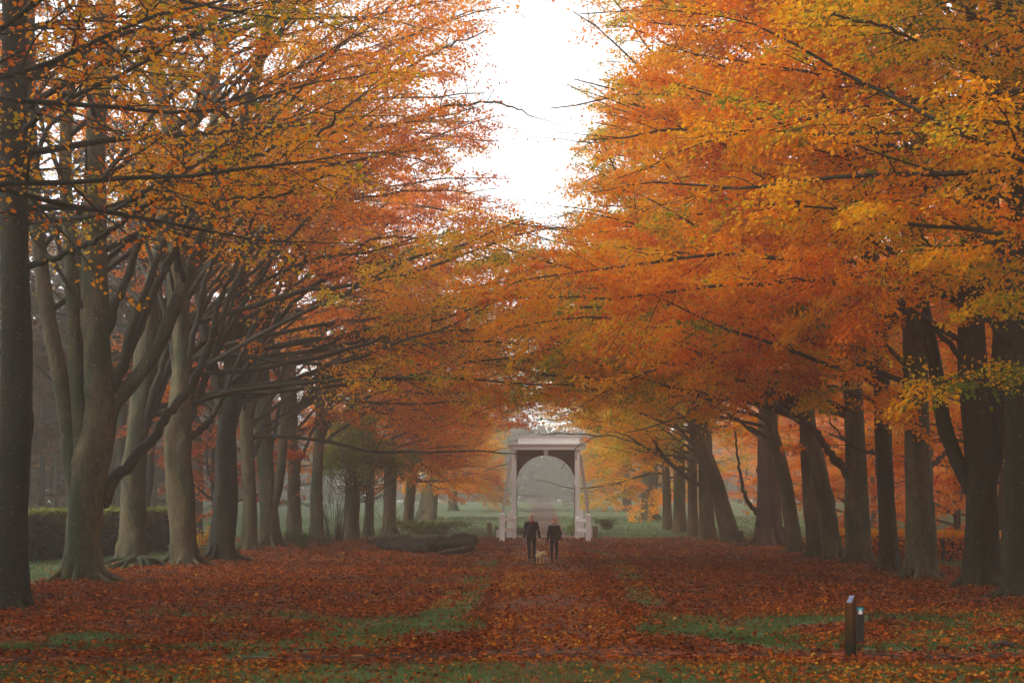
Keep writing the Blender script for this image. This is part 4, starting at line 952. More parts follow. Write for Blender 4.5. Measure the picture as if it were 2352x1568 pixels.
# ------------------------------------------------------------------ leafy plants: hedges, shrubs, ivy
def hedge(name, line, h, wd, label, size, tones, seed, dens=260, matl='hedge'):
    r = np.random.default_rng(seed); C, N_, T = [], [], []
    base = np.array([line[0][0], line[0][1], float(H(*line[0]))]); root = empty(name, tuple(base), label, 'hedge')
    core = MB()
    for a, b in zip(line[:-1], line[1:]):
        a, b = np.array(a), np.array(b); L = np.hypot(*(b - a)); d = (b - a) / L; nn = np.array([-d[1], d[0]])
        for (cnt, kind) in ((int(L * h * dens), 0), (int(L * h * dens * .5), 1), (int(L * wd * dens * .9), 2)):
            q = r.random(cnt) * L; z = r.random(cnt)
            if kind == 2:
                o = (r.random(cnt) - .5) * wd; xy = a + d * q[:, None] + nn * o[:, None]; zz = h + r.normal(0, .035, cnt) + np.abs(r.normal(0, .05, cnt)) * (r.random(cnt) < .3)
                nv = np.tile([0, 0, 1.0], (cnt, 1)); tn = tones[2] + r.normal(0, .09, cnt)
            else:
                sg = -1 if kind == 0 else 1
                if (nn[1] > 0) == (kind == 0): sg = -1 if nn[1] > 0 else 1
                rnd = np.where(z > .93, (z - .93) / .07 * .12, 0)
                o = sg * (wd / 2 - rnd + r.normal(0, .03, cnt)); xy = a + d * q[:, None] + nn * o[:, None]; zz = z * h
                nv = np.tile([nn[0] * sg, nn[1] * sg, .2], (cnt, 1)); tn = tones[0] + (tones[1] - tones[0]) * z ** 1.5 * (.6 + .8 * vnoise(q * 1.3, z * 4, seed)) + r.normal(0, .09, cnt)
            C.append(np.column_stack([xy, zz + H(xy[:, 0], xy[:, 1])])); N_.append(nv); T.append(tn)
        m_ = (a + b) / 2
    # rounded ends
    for e, (p, q) in ((line[0], line[:2]), (line[-1], line[-1:-3:-1])):
        e = np.array(p if e is None else e); out = np.array(line[0]) - np.array(line[1]) if tuple(e) == tuple(line[0]) else np.array(line[-1]) - np.array(line[-2])
        out = out / np.linalg.norm(out); nn = np.array([-out[1], out[0]]); cnt = int(wd * h * dens * 1.3); th = (r.random(cnt) - .5) * math.pi; z = r.random(cnt)
        xy = e + out * (np.cos(th) * .35)[:, None] + nn * (np.sin(th) * wd / 2)[:, None]
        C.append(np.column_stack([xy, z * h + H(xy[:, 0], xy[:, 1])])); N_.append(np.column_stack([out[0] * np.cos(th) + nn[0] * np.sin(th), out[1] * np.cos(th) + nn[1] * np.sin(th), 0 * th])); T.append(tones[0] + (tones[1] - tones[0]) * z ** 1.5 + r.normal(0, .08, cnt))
    C, N_, T = np.vstack(C), np.vstack(N_), np.concatenate(T)
    link_mesh('foliage', leaf_mesh('foliage', *leaf_cloud(C - base, N_, size, T, seed)), M[matl], root)
    for a, b in zip(line[:-1], line[1:]):
        za, zb = float(H(*a)) - .1, float(H(*b)) - .1
        core.bar((a[0] - base[0], a[1] - base[1], za + h * .47 - base[2]), (b[0] - base[0], b[1] - base[1], zb + h * .47 - base[2]), wd - .14, h * .94)
    core.build('twig_mass', M['branch'], root); return root
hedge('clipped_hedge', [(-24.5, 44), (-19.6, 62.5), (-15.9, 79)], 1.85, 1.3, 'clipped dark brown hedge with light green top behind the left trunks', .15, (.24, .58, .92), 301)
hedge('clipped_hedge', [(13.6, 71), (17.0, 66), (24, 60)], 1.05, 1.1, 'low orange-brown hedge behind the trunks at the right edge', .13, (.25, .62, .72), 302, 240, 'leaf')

def shrub(name, c, rx, ry, h, nst, nlf, size, tone, tv, label, mat='needle', seed=1, cat='shrub', zlo=.2, stems=True, hang=0):
    r = np.random.default_rng(seed); base = np.array([c[0], c[1], float(H(*c))]); root = empty(name, tuple(base), label, cat); t = Tree(seed)
    pts = []
    for k in range(nst):
        a = r.uniform(0, 6.28); q = math.sqrt(r.random()); e = np.array([math.cos(a) * rx * q, math.sin(a) * ry * q, h * r.uniform(.6, 1.0)])
        s0 = np.array([e[0] * .25, e[1] * .25, -.05]); mid = np.array([e[0] * .5 + r.normal(0, .08), e[1] * .5, e[2] * .6])
        cc = catmull([s0, mid, e], 5); t.tw = t._tube(t.tw, cc, np.linspace(.016 * max(1, h / 2), .006, len(cc)), 4); pts.append(cc)
    if t.tw[0]: link_mesh('stem', make_mesh('stem', np.vstack(t.tw[0]), np.vstack(t.tw[1]), smooth=True), M['branch'], root)
    if nlf:
        i = r.integers(0, len(pts), nlf); f = r.uniform(zlo, 1.0, nlf)
        C = np.array([[np.interp(f[k], np.linspace(0, 1, len(pts[i[k]])), pts[i[k]][:, j]) for j in range(3)] for k in range(nlf)]) + r.normal(0, .12 * max(.5, h / 2), (nlf, 3))
        C[:, 2] = np.maximum(C[:, 2], .02)
        link_mesh('foliage', leaf_mesh('foliage', *leaf_cloud(C, np.tile([0, -.3, 1.0], (nlf, 1)), size, tone + r.normal(0, tv, nlf), seed)), M[mat], root)
    return root
shrub('yellow_sapling', gp(465, 1262), .5, .5, 1.1, 9, 240, .13, .75, .1, 'small yellow-leaved sapling between two trunks of the left row', 'leaf', 401)
shrub('fern_clump', gp(697, 1262), .9, .7, .75, 34, 900, .12, .45, .12, 'green fern clump at the feet of the pale left row trunks', 'needle', 402)
shrub('fern_clump', gp(742, 1255), .5, .5, .55, 16, 300, .12, .35, .12, 'smaller dark fern clump right of the pale column-like trunk', 'needle', 404)
shrub('low_bush', (bx(1395) * 1.17, 116), .95, .5, .75, 30, 800, .12, .12, .08, 'low dark rushy bush on the meadow right of the bridge', 'needle', 403)
shrub('bramble_patch', (-5.2, 108), 3.2, 2.0, .85, 60, 2600, .16, .48, .16, 'wide green bramble patch on the meadow behind the logs', 'needle', 405)
shrub('bramble_patch', (3.9, 106), .8, 1.0, .6, 24, 600, .13, .6, .14, 'small green bramble clump just inside the right bridge post', 'needle', 406)
shrub('bramble_patch', (.4, 107), .9, 1.0, .5, 24, 500, .13, .55, .14, 'small green bramble clump just inside the left bridge post', 'needle', 409)
shrub('bare_shrub', gp(770, 1246), 1.6, 1.0, 3.4, 26, 0, .1, .5, .1, 'bare many-stemmed shrub rising left of the ivy-hung trunk', 'needle', 407)
# evergreen climber hung round the upper stems of the ivy-clad trunk
r = np.random.default_rng(410); base = np.array([P(812, 0, 95.5).x, 95.5, 0.0]); base[2] = float(H(base[0], base[1])); t = Tree(410)
C = []
for (X, Y, Z, rr_, nn_) in ((-1.0, 0, 5.4, .95, 1500), (.2, -.2, 6.0, 1.0, 1700), (1.1, .1, 5.2, .8, 1100), (-.3, 0, 4.3, .9, 1100), (1.9, .2, 4.4, .55, 500), (2.6, .3, 3.9, .45, 340), (-1.5, 0, 4.4, .5, 420), (.7, 0, 3.6, .6, 460), (3.2, .4, 4.6, .4, 260)):
    q = r.normal(0, .5, (nn_, 3)) + r.normal(0, .55, (9, 3))[r.integers(0, 9, nn_)] * .9; C.append(np.array([X, Y, Z]) + q * rr_ * np.array([1, .8, 1.05]))
    for k in range(5):
        e = np.array([X, Y, Z]) + r.normal(0, .5, 3) * rr_; cc = catmull([np.array([r.normal(0, .3), 0, r.uniform(2, 3.5)]), (e + np.array([0, 0, 1.5])) * .5 + r.normal(0, .2, 3), e], 5); t.tw = t._tube(t.tw, cc, np.linspace(.03, .008, len(cc)), 4)
    for k in range(7):
        x0 = X + r.normal(0, .5); cc = catmull([np.array([x0, Y - .2, Z - .3]), np.array([x0 + r.normal(0, .15), Y - .3, Z - 1.6]), np.array([x0 + r.normal(0, .3), Y - .3, max(.4, Z - r.uniform(2, 4))])], 5); t.tw = t._tube(t.tw, cc, np.linspace(.010, .005, len(cc)), 3)
for k in range(14):
    x0 = r.uniform(-1.4, 3.4); cc = catmull([np.array([x0 * .9, -.6, .0]), np.array([x0 + r.normal(0, .4), -.8, 1.2]), np.array([x0 + r.normal(0, .9), -.8, 2.4 + r.random()])], 5); t.tw = t._tube(t.tw, cc, np.linspace(.022, .006, len(cc)), 4)
C = np.vstack(C); root = empty('ivy_climber', tuple(base), 'light green climber hanging over the dim trunks behind the logs', 'climber')
link_mesh('vine_stem', make_mesh('vine_stem', np.vstack(t.tw[0]), np.vstack(t.tw[1]), smooth=True), M['branch'], root)
link_mesh('foliage', leaf_mesh('foliage', *leaf_cloud(C, np.tile([0, -.4, 1.0], (len(C), 1)), .17, .74 + .3 * (vnoise(C[:, 0] * 2, C[:, 2] * 2, 4) - .5) + r.normal(0, .13, len(C)), 410)), M['needle'], root)

# mossy root mound at the foot of the smooth beech on the left
t = Tree(420); X, D = gp(318, 1308); base = np.array([X, D, float(H(X, D))]); rq = np.random.default_rng(420)
for k in range(22):
    a = rq.uniform(-3.1, -.0); L = rq.uniform(.7, 1.5); s0 = np.array([math.cos(a) * .25, math.sin(a) * .2, .34]); e = np.array([math.cos(a) * L * 1.15, math.sin(a) * L * .8, -.05])
    cc = catmull([s0, (s0 + e) / 2 + np.array([0, 0, rq.uniform(.0, .16)]), e], 6); t.tw = t._tube(t.tw, cc, np.linspace(rq.uniform(.05, .12), .025, len(cc)), 8, .2, 0, k)
o = link_mesh('root_mound', make_mesh('root_mound', np.vstack(t.tw[0]), np.vstack(t.tw[1]), smooth=True), bark_mat('mossy_root', (.030, .022, .012), (.016, .026, .006), (.1, .1, .08), .58)); o.location = base
tag(o, 'tangle of mossy surface roots in front of the smooth beech', 'roots')
# molehill at the right edge, dropping on the path
def heap(name, x, y, r_, h, label, cat, mat, seed):
    m = MB(); rq = np.random.default_rng(seed); X, D = gp(x, y)
    for k in range(9): m.ball((rq.normal(0, r_ * .45), rq.normal(0, r_ * .35), rq.uniform(0, h * .5)), (r_ * rq.uniform(.35, .55), r_ * rq.uniform(.3, .5), h * rq.uniform(.4, .6)), 2)
    o = m.fuse(name, mat, None, max(.006, r_ * .06), 2); o.location = (X, D, float(H(X, D))); return tag(o, label, cat)
SOIL = plain('dark_soil', (.022, .014, .011), .9, .5, 30, .02)
heap('molehill', 2318, 1486, .22, .12, 'black heap of dug soil on the grass near the right edge', 'molehill', SOIL, 1)
heap('soil_clod', 1232, 1304, .17, .08, 'small dark clod lying on the path in front of the dog', 'clod', SOIL, 2)

# ------------------------------------------------------------------ people and dogs
SKIN = plain('skin', (.62, .36, .27), .55, .06, 30); JACK = plain('black_jacket', (.020, .020, .024), .8, .25, 25, .01); JACK2 = plain('dark_green_black_jacket', (.016, .022, .022), .8, .25, 25, .01)
TROU = plain('black_trousers', (.014, .014, .016), .85, .25, 20, .008); SHOE = plain('dark_shoes', (.020, .018, .018), .6, .3, 15)
HAIRA = plain('silver_blond_hair', (.58, .50, .36), .6, .3, 60, .01); HAIRB = plain('auburn_hair', (.50, .20, .07), .6, .35, 60, .01)
REDC = plain('red_shirt', (.42, .03, .03), .8, .1); PALE = plain('pale_fleece', (.55, .50, .42), .9, .15, 30, .01); REFL = plain('reflective_strip', (.22, .22, .24), .4, .05)
BLUE = plain('blue_plastic', (.06, .22, .55), .4, .05); GLOVE = plain('dark_red_glove', (.10, .02, .02), .8, .2); GLASS = plain('spectacle_frame', (.03, .02, .02), .4, .05)

def person(X, D, h, pose, label):
    """front faces the camera (-y); image right is +x"""
    z0 = float(H(X, D)); root = empty('person', (X, D, z0), label, 'person'); k = h / 1.75; p = pose
    def v(*a): return Vector(a) * k
    hipL, hipR = v(.095, 0, .90), v(-.095, 0, .90); sh = 1.43
    shL, shR = v(p['shw'], 0, sh), v(-p['shw'], 0, sh)
    head = v(p.get('hx', 0), -.03, 1.625)
    # --- body: one continuous skin
    b = MB()
    b.ball(head + v(0, .01, .02), v(.076, .095, .105)); b.ball(head + v(0, -.03, -.055), v(.056, .062, .062)); b.ball(head + v(0, -.05, -.09), v(.03, .03, .025))
    b.ball(head + v(0, -.098, -.012), v(.014, .022, .026), 2); b.ball(head + v(0, -.108, -.026), v(.017, .014, .013), 2)
    for s_ in (-1, 1):
        b.ball(head + v(s_ * .077, .01, -.005), v(.012, .022, .034), 2); b.ball(head + v(s_ * .032, -.076, -.03), v(.024, .02, .022), 2); b.ball(head + v(s_ * .03, -.085, .022), v(.022, .012, .008), 2)
    b.ball(head + v(0, -.088, -.058), v(.024, .012, .007), 2)
    b.limb(v(p.get('hx', 0), .01, 1.57), v(0, .02, 1.42), .055 * k, .065 * k)
    for z, rx, ry in ((1.38, .17, .10), (1.28, .16, .105), (1.16, .145, .10), (1.04, .145, .105), (.94, .155, .11)): b.ball(v(0, .01, z), v(rx, ry, .09))
    hands = {}
    for side, S in (('L', shL), ('R', shR)):
        e, w_ = v(*p['el' + side]), v(*p['wr' + side]); sg = 1 if side == 'L' else -1
        b.limb(S, e, .052 * k, .04 * k); b.limb(e, w_, .04 * k, .027 * k)
        d = (w_ - e).normalized(); hands[side] = (w_, d, sg)
        pc = w_ + d * .05 * k; b.ball(w_ + d * .02 * k, v(.022, .028, .028)); b.ball(pc, v(.016, .036, .042)); b.ball(pc + d * .025 * k, v(.015, .038, .03))
        curl = p.get('curl' + side, .35)
        for i, (off, ln) in enumerate(((-.030, .062), (-.010, .072), (.011, .068), (.030, .052))):
            q0 = pc + d * .035 * k + v(0, off, 0); q1 = q0 + (d * math.cos(curl) + v(-sg, 0, 0).normalized() * math.sin(curl)) * ln * .5 * k
            q2 = q1 + (d * math.cos(curl * 2.3) + v(-sg, 0, 0).normalized() * math.sin(curl * 2.3)) * ln * .5 * k
            b.limb(q0, q1, .0092 * k, .0086 * k, 1); b.limb(q1, q2, .0086 * k, .0072 * k, 1)
        t0 = pc + v(0, -.028, 0) - d * .012 * k; t1 = t0 + (d * .7 + v(-sg * .25, -.65, 0)).normalized() * .034 * k; t2 = t1 + (d + v(-sg * .5, -.1, 0)).normalized() * .03 * k
        b.limb(t0, t1, .0115 * k, .010 * k, 1); b.limb(t1, t2, .010 * k, .008 * k, 1)
    for side, hp in (('L', hipL), ('R', hipR)):
        kn, an = v(*p['kn' + side]), v(*p['an' + side])
        b.limb(hp, kn, .078 * k, .05 * k); b.limb(kn, an, .052 * k, .034 * k); b.limb(an, an + v(0, -.09, -.05), .030 * k, .020 * k)
    body = b.fuse('body', SKIN, root, .0075, 3)
    # --- face details
    ey = MB()
    for s_ in (-1, 1): ey.ball(head + v(s_ * .030, -.088, .004), v(.012, .007, .006), 2)
    ey.build('eyes', plain('eye_dark', (.03, .02, .02), .3, .1), body, True)
    # --- clothes
    j = MB(); wz = p['hem']
    j.ball(v(0, .015, 1.40), v(.195 * p['bulk'], .115, .075)); j.ball(v(0, .015, 1.32), v(.20 * p['bulk'], .13, .12)); j.ball(v(0, .01, 1.2), v(.195 * p['bulk'], .135, .14)); j.ball(v(0, .01, 1.07), v(.19 * p['bulk'], .135, .14)); j.ball(v(0, .01, .97), v(.195 * p['bulk'], .14, .12)); j.ball(v(0, .01, wz + .06), v(.20 * p['bulk'], .14, .075))
    for side, S in (('L', shL), ('R', shR)):
        e, w_ = v(*p['el' + side]), v(*p['wr' + side]); S2 = S + v(0, .005, -.015)
        j.limb(v(0, .02, 1.41), S2, .07 * k, .078 * k); j.limb(S2, e, .076 * k, .062 * k); j.limb(e, w_, .062 * k, .046 * k)
    jk = j.fuse('jacket', p['jmat'], root, .011, 3)
    c = MB()
    for a in np.linspace(.15, math.pi - .15, 12): c.ball(v(.085 * math.cos(a), .02 + .075 * math.sin(a), 1.475 + .02 * math.sin(a)), v(.036, .034, .045 if p['hood'] else .035))
    if p['hood']:
        for a in np.linspace(.05, math.pi - .05, 12): c.ball(v(.115 * math.cos(a), .05 + .085 * math.sin(a), 1.455), v(.032, .045, .055))
    c.fuse('hood' if p['hood'] else 'collar', p['jmat'], jk, .009, 3)
    if p['hood']:
        c = MB()
        for a in np.linspace(-.1, math.pi + .1, 14): c.ball(v(.093 * math.cos(a), .015 + .07 * math.sin(a), 1.505), v(.016, .02, .022))
        c.fuse('hood_lining', PALE, jk, .007, 2)
    else:
        c = MB(); c.ball(v(0, -.055, 1.485), v(.048, .04, .03)); c.ball(v(0, -.098, 1.44), v(.028, .026, .045)); c.fuse('shirt_front', REDC, root, .007, 2)
        for side, S in (('L', shL), ('R', shR)):
            e = v(*p['el' + side]); q = S.lerp(e, .86); d = (e - S).normalized()
            c = MB(); c.limb(q, q + d * .012, .0645 * k, .0645 * k); c.fuse('reflective_band', REFL, jk, .009, 1)
    zp = MB(); zp.bar(v(0, -.128, 1.36), v(0, -.134, wz + .06), .008, .006); zp.build('zipper', GLASS, jk)
    t = MB()
    t.ball(v(0, .01, .90), v(.165, .115, .10))
    for side, hp in (('L', hipL), ('R', hipR)):
        kn, an = v(*p['kn' + side]), v(*p['an' + side]); t.limb(hp + v(0, .01, -.02), kn, .092 * k, .066 * k); t.limb(kn, an + v(0, 0, .035), .066 * k, .05 * k)
    t.fuse('trousers', TROU, root, .010, 3)
    for side in 'LR':
        an = v(*p['an' + side]); q = MB(); q.limb(an + v(0, .01, .02), an + v(0, .012, -.04), .05 * k, .046 * k); q.limb(an + v(0, .02, -.05), an + v(0, -.15, -.055), .044 * k, .042 * k)
        q.ball(an + v(0, -.07, -.066), v(.047, .13, .022)); q.fuse('shoe', SHOE, root, .008, 2)
    hq = MB(); r = np.random.default_rng(int(h * 100))
    hq.ball(head + v(0, .022, .045), v(.085, .098, .088))
    for q in range(46 if p['curly'] else 30):
        a = r.uniform(-.5, math.pi + .5); el = r.uniform(p['hairlow'], 1.5)
        hq.ball(head + v(.080 * math.cos(a) * math.cos(el), .02 + .088 * math.sin(a) * math.cos(el), .05 + .075 * math.sin(el)), v(*(r.uniform(.018, .030, 3))))
    for q in range(12): hq.ball(head + v(r.uniform(-.06, .06), -.062 + abs(r.normal(0, .01)), .092 + r.normal(0, .008)), v(.02, .016, .02 if p['curly'] else .014))
    hq.fuse('hair', p['hmat'], body, .007, 1)
    if p.get('glasses'):
        g = MB()
        for s_ in (-1, 1):
            for a in range(14):
                t0, t1 = a / 14 * 6.283, (a + 1) / 14 * 6.283
                g.bar(head + v(s_ * .031 + .023 * math.cos(t0), -.106, .002 + .016 * math.sin(t0)), head + v(s_ * .031 + .023 * math.cos(t1), -.106, .002 + .016 * math.sin(t1)), .004, .004)
            g.bar(head + v(s_ * .054, -.104, .006), head + v(s_ * .08, .0, .008), .004, .004)
        g.bar(head + v(-.009, -.107, .006), head + v(.009, -.107, .006), .004, .004); g.build('glasses', GLASS, body)
    if p.get('gloves'):
        for side in p['gloves']:
            w_, d, sg = hands[side]; g = MB(); pc = w_ + d * .05 * k; g.ball(w_ + d * .015 * k, v(.032, .036, .03)); g.ball(pc, v(.024, .044, .05)); g.ball(pc + d * .03 * k, v(.022, .046, .035))
            for off, ln in ((-.032, .066), (-.011, .076), (.011, .072), (.032, .056)):
                q0 = pc + d * .035 * k + v(0, off, 0); q1 = q0 + (d * .9 + v(-sg * .45, 0, 0)).normalized() * ln * .5 * k; q2 = q1 + (d * .55 + v(-sg * .8, 0, 0)).normalized() * ln * .5 * k
                g.limb(q0, q1, .0125 * k, .0118 * k, 1); g.limb(q1, q2, .0118 * k, .0105 * k, 1)
            t0 = pc + v(0, -.032, 0); g.limb(t0, t0 + (d * .7 + v(-sg * .3, -.6, 0)).normalized() * .055 * k, .014 * k, .011 * k, 1); g.fuse('glove', GLOVE, root, .007, 2)
    return root, {q: hands[q][0] + hands[q][1] * .07 * k for q in hands}

Dm = DY(1289.5); Xm = P(1220.5, 0, Dm).x
man, hm_ = person(Xm, Dm, 1.79, dict(shw=.185, hx=-.015, elL=(.255, .02, 1.16), wrL=(.300, -.05, .90), elR=(-.245, .03, 1.15), wrR=(-.262, -.07, .905), knL=(.10, -.02, .50), anL=(.088, .03, .095), knR=(-.085, -.09, .50), anR=(-.080, -.08, .092),
    hem=.82, bulk=1.0, jmat=JACK, hood=False, curly=False, hairlow=.25, hmat=HAIRA, glasses=True, curlR=1.0), 'silver-haired person in black jacket with red collar, holding a blue leash reel')
Dw = DY(1289.5); Xw = P(1273, 0, Dw).x
wom, hw_ = person(Xw, Dw, 1.63, dict(shw=.165, hx=-.005, elL=(.262, .03, 1.15), wrL=(.215, -.07, .90), elR=(-.235, .03, 1.15), wrR=(-.262, -.06, .90), knL=(.095, -.08, .50), anL=(.090, -.06, .092), knR=(-.10, -.02, .50), anR=(-.098, .02, .095),
    hem=.80, bulk=.98, jmat=JACK2, hood=True, curly=True, hairlow=-.45, hmat=HAIRB, gloves=('R',)), 'auburn-haired person in dark hooded jacket with pale lining, hand in pocket')
# retractable leash held in the hand
hp = hm_['R']; lr = empty('leash', (Xm + hp.x, Dm + hp.y, float(H(Xm, Dm)) + hp.z), 'blue retractable dog leash reel held in the silver-haired person\'s hand', 'leash')
m = MB()
for a in np.linspace(0, 6.28, 22)[:-1]: m.limb((.0, -.01 + .052 * math.cos(a), -.095 + .085 * math.sin(a) * .8), (.0, -.01, -.095), .020, .020, 1)
m.fuse('reel_case', BLUE, lr, .007, 3)
m = MB(); m.limb((0, -.05, .005), (0, .055, .005), .013, .013, 1); m.limb((0, -.05, .005), (0, -.055, -.06), .012, .012, 1); m.limb((0, .055, .005), (0, .05, -.06), .012, .012, 1); m.fuse('grip', BLUE, lr, .006, 2)

def dog(X, D, k, yaw, coat, label, harness=True, seed=1):
    z0 = float(H(X, D)); root = empty('dog', (X, D, z0), label, 'dog', None, yaw)
    def v(*a): return Vector(a) * k
    b = MB(); r = np.random.default_rng(seed)
    b.ball(v(0, -.16, .33), v(.105, .13, .125)); b.ball(v(0, -.05, .335), v(.10, .13, .115)); b.ball(v(0, .08, .345), v(.088, .13, .098)); b.ball(v(0, .19, .345), v(.092, .10, .10)); b.ball(v(0, -.2, .29), v(.075, .07, .10))
    b.limb(v(0, -.20, .38), v(.035, -.31, .405), .075 * k, .062 * k)
    hd = v(.05, -.36, .40); b.ball(hd, v(.066, .075, .066)); b.ball(hd + v(0, -.03, .022), v(.05, .05, .045)); b.limb(hd + v(.006, -.05, -.022), hd + v(.014, -.128, -.055), .038 * k, .028 * k); b.ball(hd + v(.012, -.10, -.062), v(.026, .04, .02))
    for s_ in (-1, 1):
        b.limb(v(s_ * .068, -.19, .29), v(s_ * .07, -.20, .15), .042 * k, .026 * k); b.limb(v(s_ * .07, -.20, .15), v(s_ * .068, -.21 - .03 * s_, .03), .026 * k, .022 * k); b.ball(v(s_ * .068, -.225 - .03 * s_, .02), v(.03, .042, .022))
        b.limb(v(s_ * .065, .19, .31), v(s_ * .075, .13, .20), .066 * k, .042 * k); b.limb(v(s_ * .075, .13, .20), v(s_ * .072, .235, .12), .036 * k, .024 * k); b.limb(v(s_ * .072, .235, .12), v(s_ * .07, .205, .03), .023 * k, .021 * k); b.ball(v(s_ * .07, .185, .02), v(.028, .042, .02))
        # long drooping ears
        b.limb(hd + v(s_ * .055, .01, .035), hd + v(s_ * .088, .005, -.02), .024 * k, .030 * k, 2, .5); b.limb(hd + v(s_ * .088, .005, -.02), hd + v(s_ * .086, -.005, -.085), .034 * k, .028 * k, 2, .5)
    b.limb(v(0, .27, .38), v(0, .38, .42), .032 * k, .028 * k); b.limb(v(0, .38, .42), v(0, .46, .50), .034 * k, .016 * k)
    for q in range(70):  # shaggy coat on chest, belly and legs
        a = r.uniform(-1, 1); y = r.uniform(-.24, .24); b.ball(v(a * .09, y, .25 + r.uniform(-.02, .05)), v(.014, .02, .03), 1)
    body = b.fuse('body', coat, root, .0085, 2)
    m = MB(); dk = plain('dog_nose', (.012, .010, .010), .4, .1)
    m.ball(hd + v(.0155, -.153, -.045), v(.015, .011, .012)); m.build('nose', dk, body, True)
    m = MB()
    for s_ in (-1, 1): m.ball(hd + v(s_ * .031, -.066, .014), v(.010, .008, .010))
    m.build('eyes', dk, body, True)
    if harness:
        m = MB()
        for a in np.linspace(0, 6.283, 26)[:-1]: m.limb(v(.108 * math.cos(a), -.115, .33 + .125 * math.sin(a)), v(.108 * math.cos(a + .25), -.115, .33 + .125 * math.sin(a + .25)), .011, .011, 1)
        for a in np.linspace(0, 6.283, 22)[:-1]: m.limb(v(.028 + .078 * math.cos(a), -.262 + .02 * math.sin(a), .372 + .082 * math.sin(a)), v(.028 + .078 * math.cos(a + .29), -.262, .372 + .082 * math.sin(a + .29)), .010, .010, 1)
        m.fuse('harness', plain('harness_web', (.05, .035, .03), .8, .2), root, .007, 1)
    return root
Dd = DY(1293.5)
dog(P(1241, 0, Dd).x, Dd + .15, 1.0, R(14), plain('golden_coat', (.52, .35, .17), .9, .35, 35, .02), 'small golden long-eared dog in a harness walking towards the viewer', True, 1)
dog(P(1235, 0, Dd).x, Dd + 1.0, .95, R(-6), plain('black_coat', (.016, .014, .014), .9, .4, 35, .02), 'black dog mostly hidden behind the golden dog', False, 2)

# ------------------------------------------------------------------ fallen leaves and grass on the ground
def scatter_ground(n, y0, y1, seed, xw=.36, extra=3.0):
    r = np.random.default_rng(seed); y = y0 * (y1 / y0) ** r.random(n) if False else r.uniform(y0, y1, n)
    x = (r.random(n) * 2 - 1) * (y * xw + extra); return x, y, r
C_, U_, N_, L_, W_, T_ = [], [], [], [], [], []
for (n, y0, y1, sz, sd_) in ((26000, 19.5, 25, .085, 1), (70000, 25, 40, .085, 2), (70000, 40, 62, .105, 3), (42000, 62, 98, .14, 4)):
    x, y, r = scatter_ground(n, y0, y1, 600 + sd_, .33)
    g = grass_amount(x, y); tr = on_track(x, y); pth = np.abs(x - path_x(y)) < path_w(y)
    nz = fbm(x * .55, y * .4, 61); nz2 = fbm(x * 2, y * 2, 62)
    keep = r.random(n) < np.clip((1 - .66 * sstep(.2, .7, g)) * (.28 + 1.0 * sstep(.3, .66, nz)) * (1 - .8 * tr) * np.where(pth, .62 + .3 * (np.abs(x - path_x(y)) > .75) - .25 * sstep(.45, .6, nz2), 1.0), 0, 1)
    far_lawn = (np.abs(x) > 14) & (g > .8); keep &= ~(far_lawn & (r.random(n) < .93))
    x, y, g, nz = x[keep], y[keep], g[keep], nz[keep]; n = len(x)
    tn = .41 + .40 * (nz - .5) + r.normal(0, .17, n) + .08 * (y < 26) + np.where(np.abs(x - path_x(y)) < 1.25, .08, -.04) + .10 * sstep(.3, .8, g) + .05 * (y > 45)
    nr = np.array([0, 0, 1.0]) + r.normal(0, .42, (n, 3)); nr[:, 2] = np.abs(nr[:, 2])
    ln = sz * r.uniform(.65, 1.3, n); u = r.normal(0, 1, (n, 3)); u[:, 2] *= .4; u -= nr * (np.sum(u * nr, 1) / np.sum(nr * nr, 1))[:, None]
    z = H(x, y) + .012 + .02 * r.random(n) + .05 * g * r.random(n)
    C_.append(np.column_stack([x, y, z])); U_.append(u); N_.append(nr); L_.append(ln); W_.append(ln * r.uniform(.5, .75, n)); T_.append(np.clip(tn, 0, 1))
C_, U_, N_, L_, W_, T_ = np.vstack(C_), np.vstack(U_), np.vstack(N_), np.concatenate(L_), np.concatenate(W_), np.concatenate(T_)
fl = link_mesh('fallen_leaves', leaf_mesh('fallen_leaves', C_, U_, N_, L_, W_, T_, True, .2), M['litter']); tag(fl, 'red and orange beech leaves lying all over the ground', 'fallen leaves', None, 'stuff')

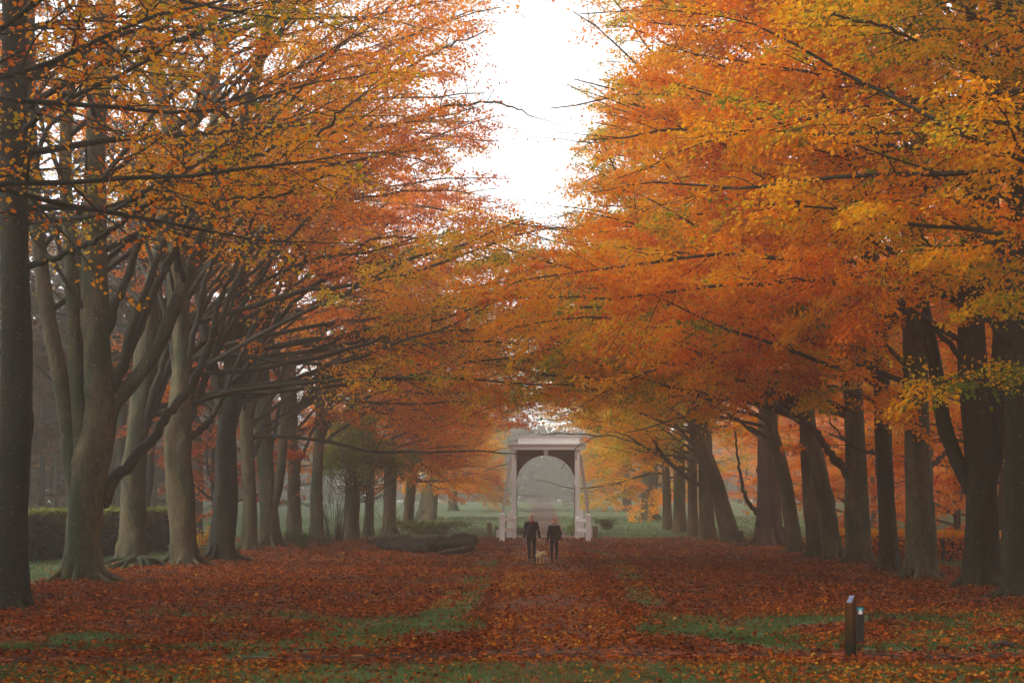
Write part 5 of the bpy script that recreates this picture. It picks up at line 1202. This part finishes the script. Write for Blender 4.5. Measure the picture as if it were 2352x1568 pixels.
C_, T_, HH, WW = [], [], [], []
for (n, y0, y1, hh, ww, sd_) in ((60000, 19.5, 24.6, .095, .011, 1), (190000, 24.6, 36, .085, .012, 2), (110000, 36, 58, .085, .016, 3), (90000, 58, 98, .10, .026, 4), (60000, 98, 150, .13, .05, 5)):
    x, y, r = scatter_ground(n, y0, y1, 700 + sd_, .33)
    g = grass_amount(x, y); keep = (r.random(n) < sstep(.12, .75, g)) & (on_track(x, y) < .5 + .5 * r.random(n) * 0) & (fbm(x * 3.1, y * 3.1, 88) > .36)
    x, y, g = x[keep], y[keep], g[keep]; n = len(x); tuft = fbm(x * 1.7, y * 1.7, 89)
    C_.append(np.column_stack([x, y, H(x, y) - .01])); HH.append(hh * r.uniform(.5, 1.4, n) * (.5 + 1.0 * tuft)); WW.append(np.full(n, ww)); T_.append(np.clip(.42 + .9 * (fbm(x * .5, y * .5, 90) - .5) + r.normal(0, .14, n) + np.where(seg_mask(x, y, STRIP, .5) > .3, .12, 0), 0, 1))
C_, HH, WW, T_ = np.vstack(C_), np.concatenate(HH), np.concatenate(WW), np.concatenate(T_); r = np.random.default_rng(9); n = len(C_)
a = r.uniform(0, 6.283, n); ld = r.normal(0, .55, (n, 2)); sdv = np.column_stack([np.cos(a), np.sin(a) * .5, 0 * a]) * (WW * .5)[:, None]
tip = C_ + np.column_stack([ld[:, 0] * HH, ld[:, 1] * HH, HH])
V = np.stack([C_ - sdv, C_ + sdv, tip], 1).reshape(-1, 3)
gr = link_mesh('grass', make_mesh('grass', V, np.arange(3 * n).reshape(n, 3), T_), M['grass']); tag(gr, 'dewy short grass growing through the fallen leaves', 'grass', None, 'stuff')
r = np.random.default_rng(12); V, F, off = [], [], 0; tt = Tree(1)
for k in range(520):
    y = r.uniform(20, 70); x = r.uniform(-1, 1) * (y * .33 + 1); L = r.uniform(.15, .7); a = r.uniform(0, 6.28); q = np.array([[x, y, 0], [x + math.cos(a) * L * .5 + r.normal(0, .03), y + math.sin(a) * L * .5, 0], [x + math.cos(a) * L, y + math.sin(a) * L, 0]]); q[:, 2] = H(q[:, 0], q[:, 1]) + .03 + r.uniform(0, .03, 3)
    tt.tw = tt._tube(tt.tw, q, np.array([.008, .007, .004]) * r.uniform(.7, 1.6), 4)
tl = link_mesh('twig_litter', make_mesh('twig_litter', np.vstack(tt.tw[0]), np.vstack(tt.tw[1])), M['branch']); tag(tl, 'thin fallen twigs scattered among the leaves', 'twigs', None, 'stuff')
print('litter', len(fl.data.polygons), 'grass', n)

#--REST--
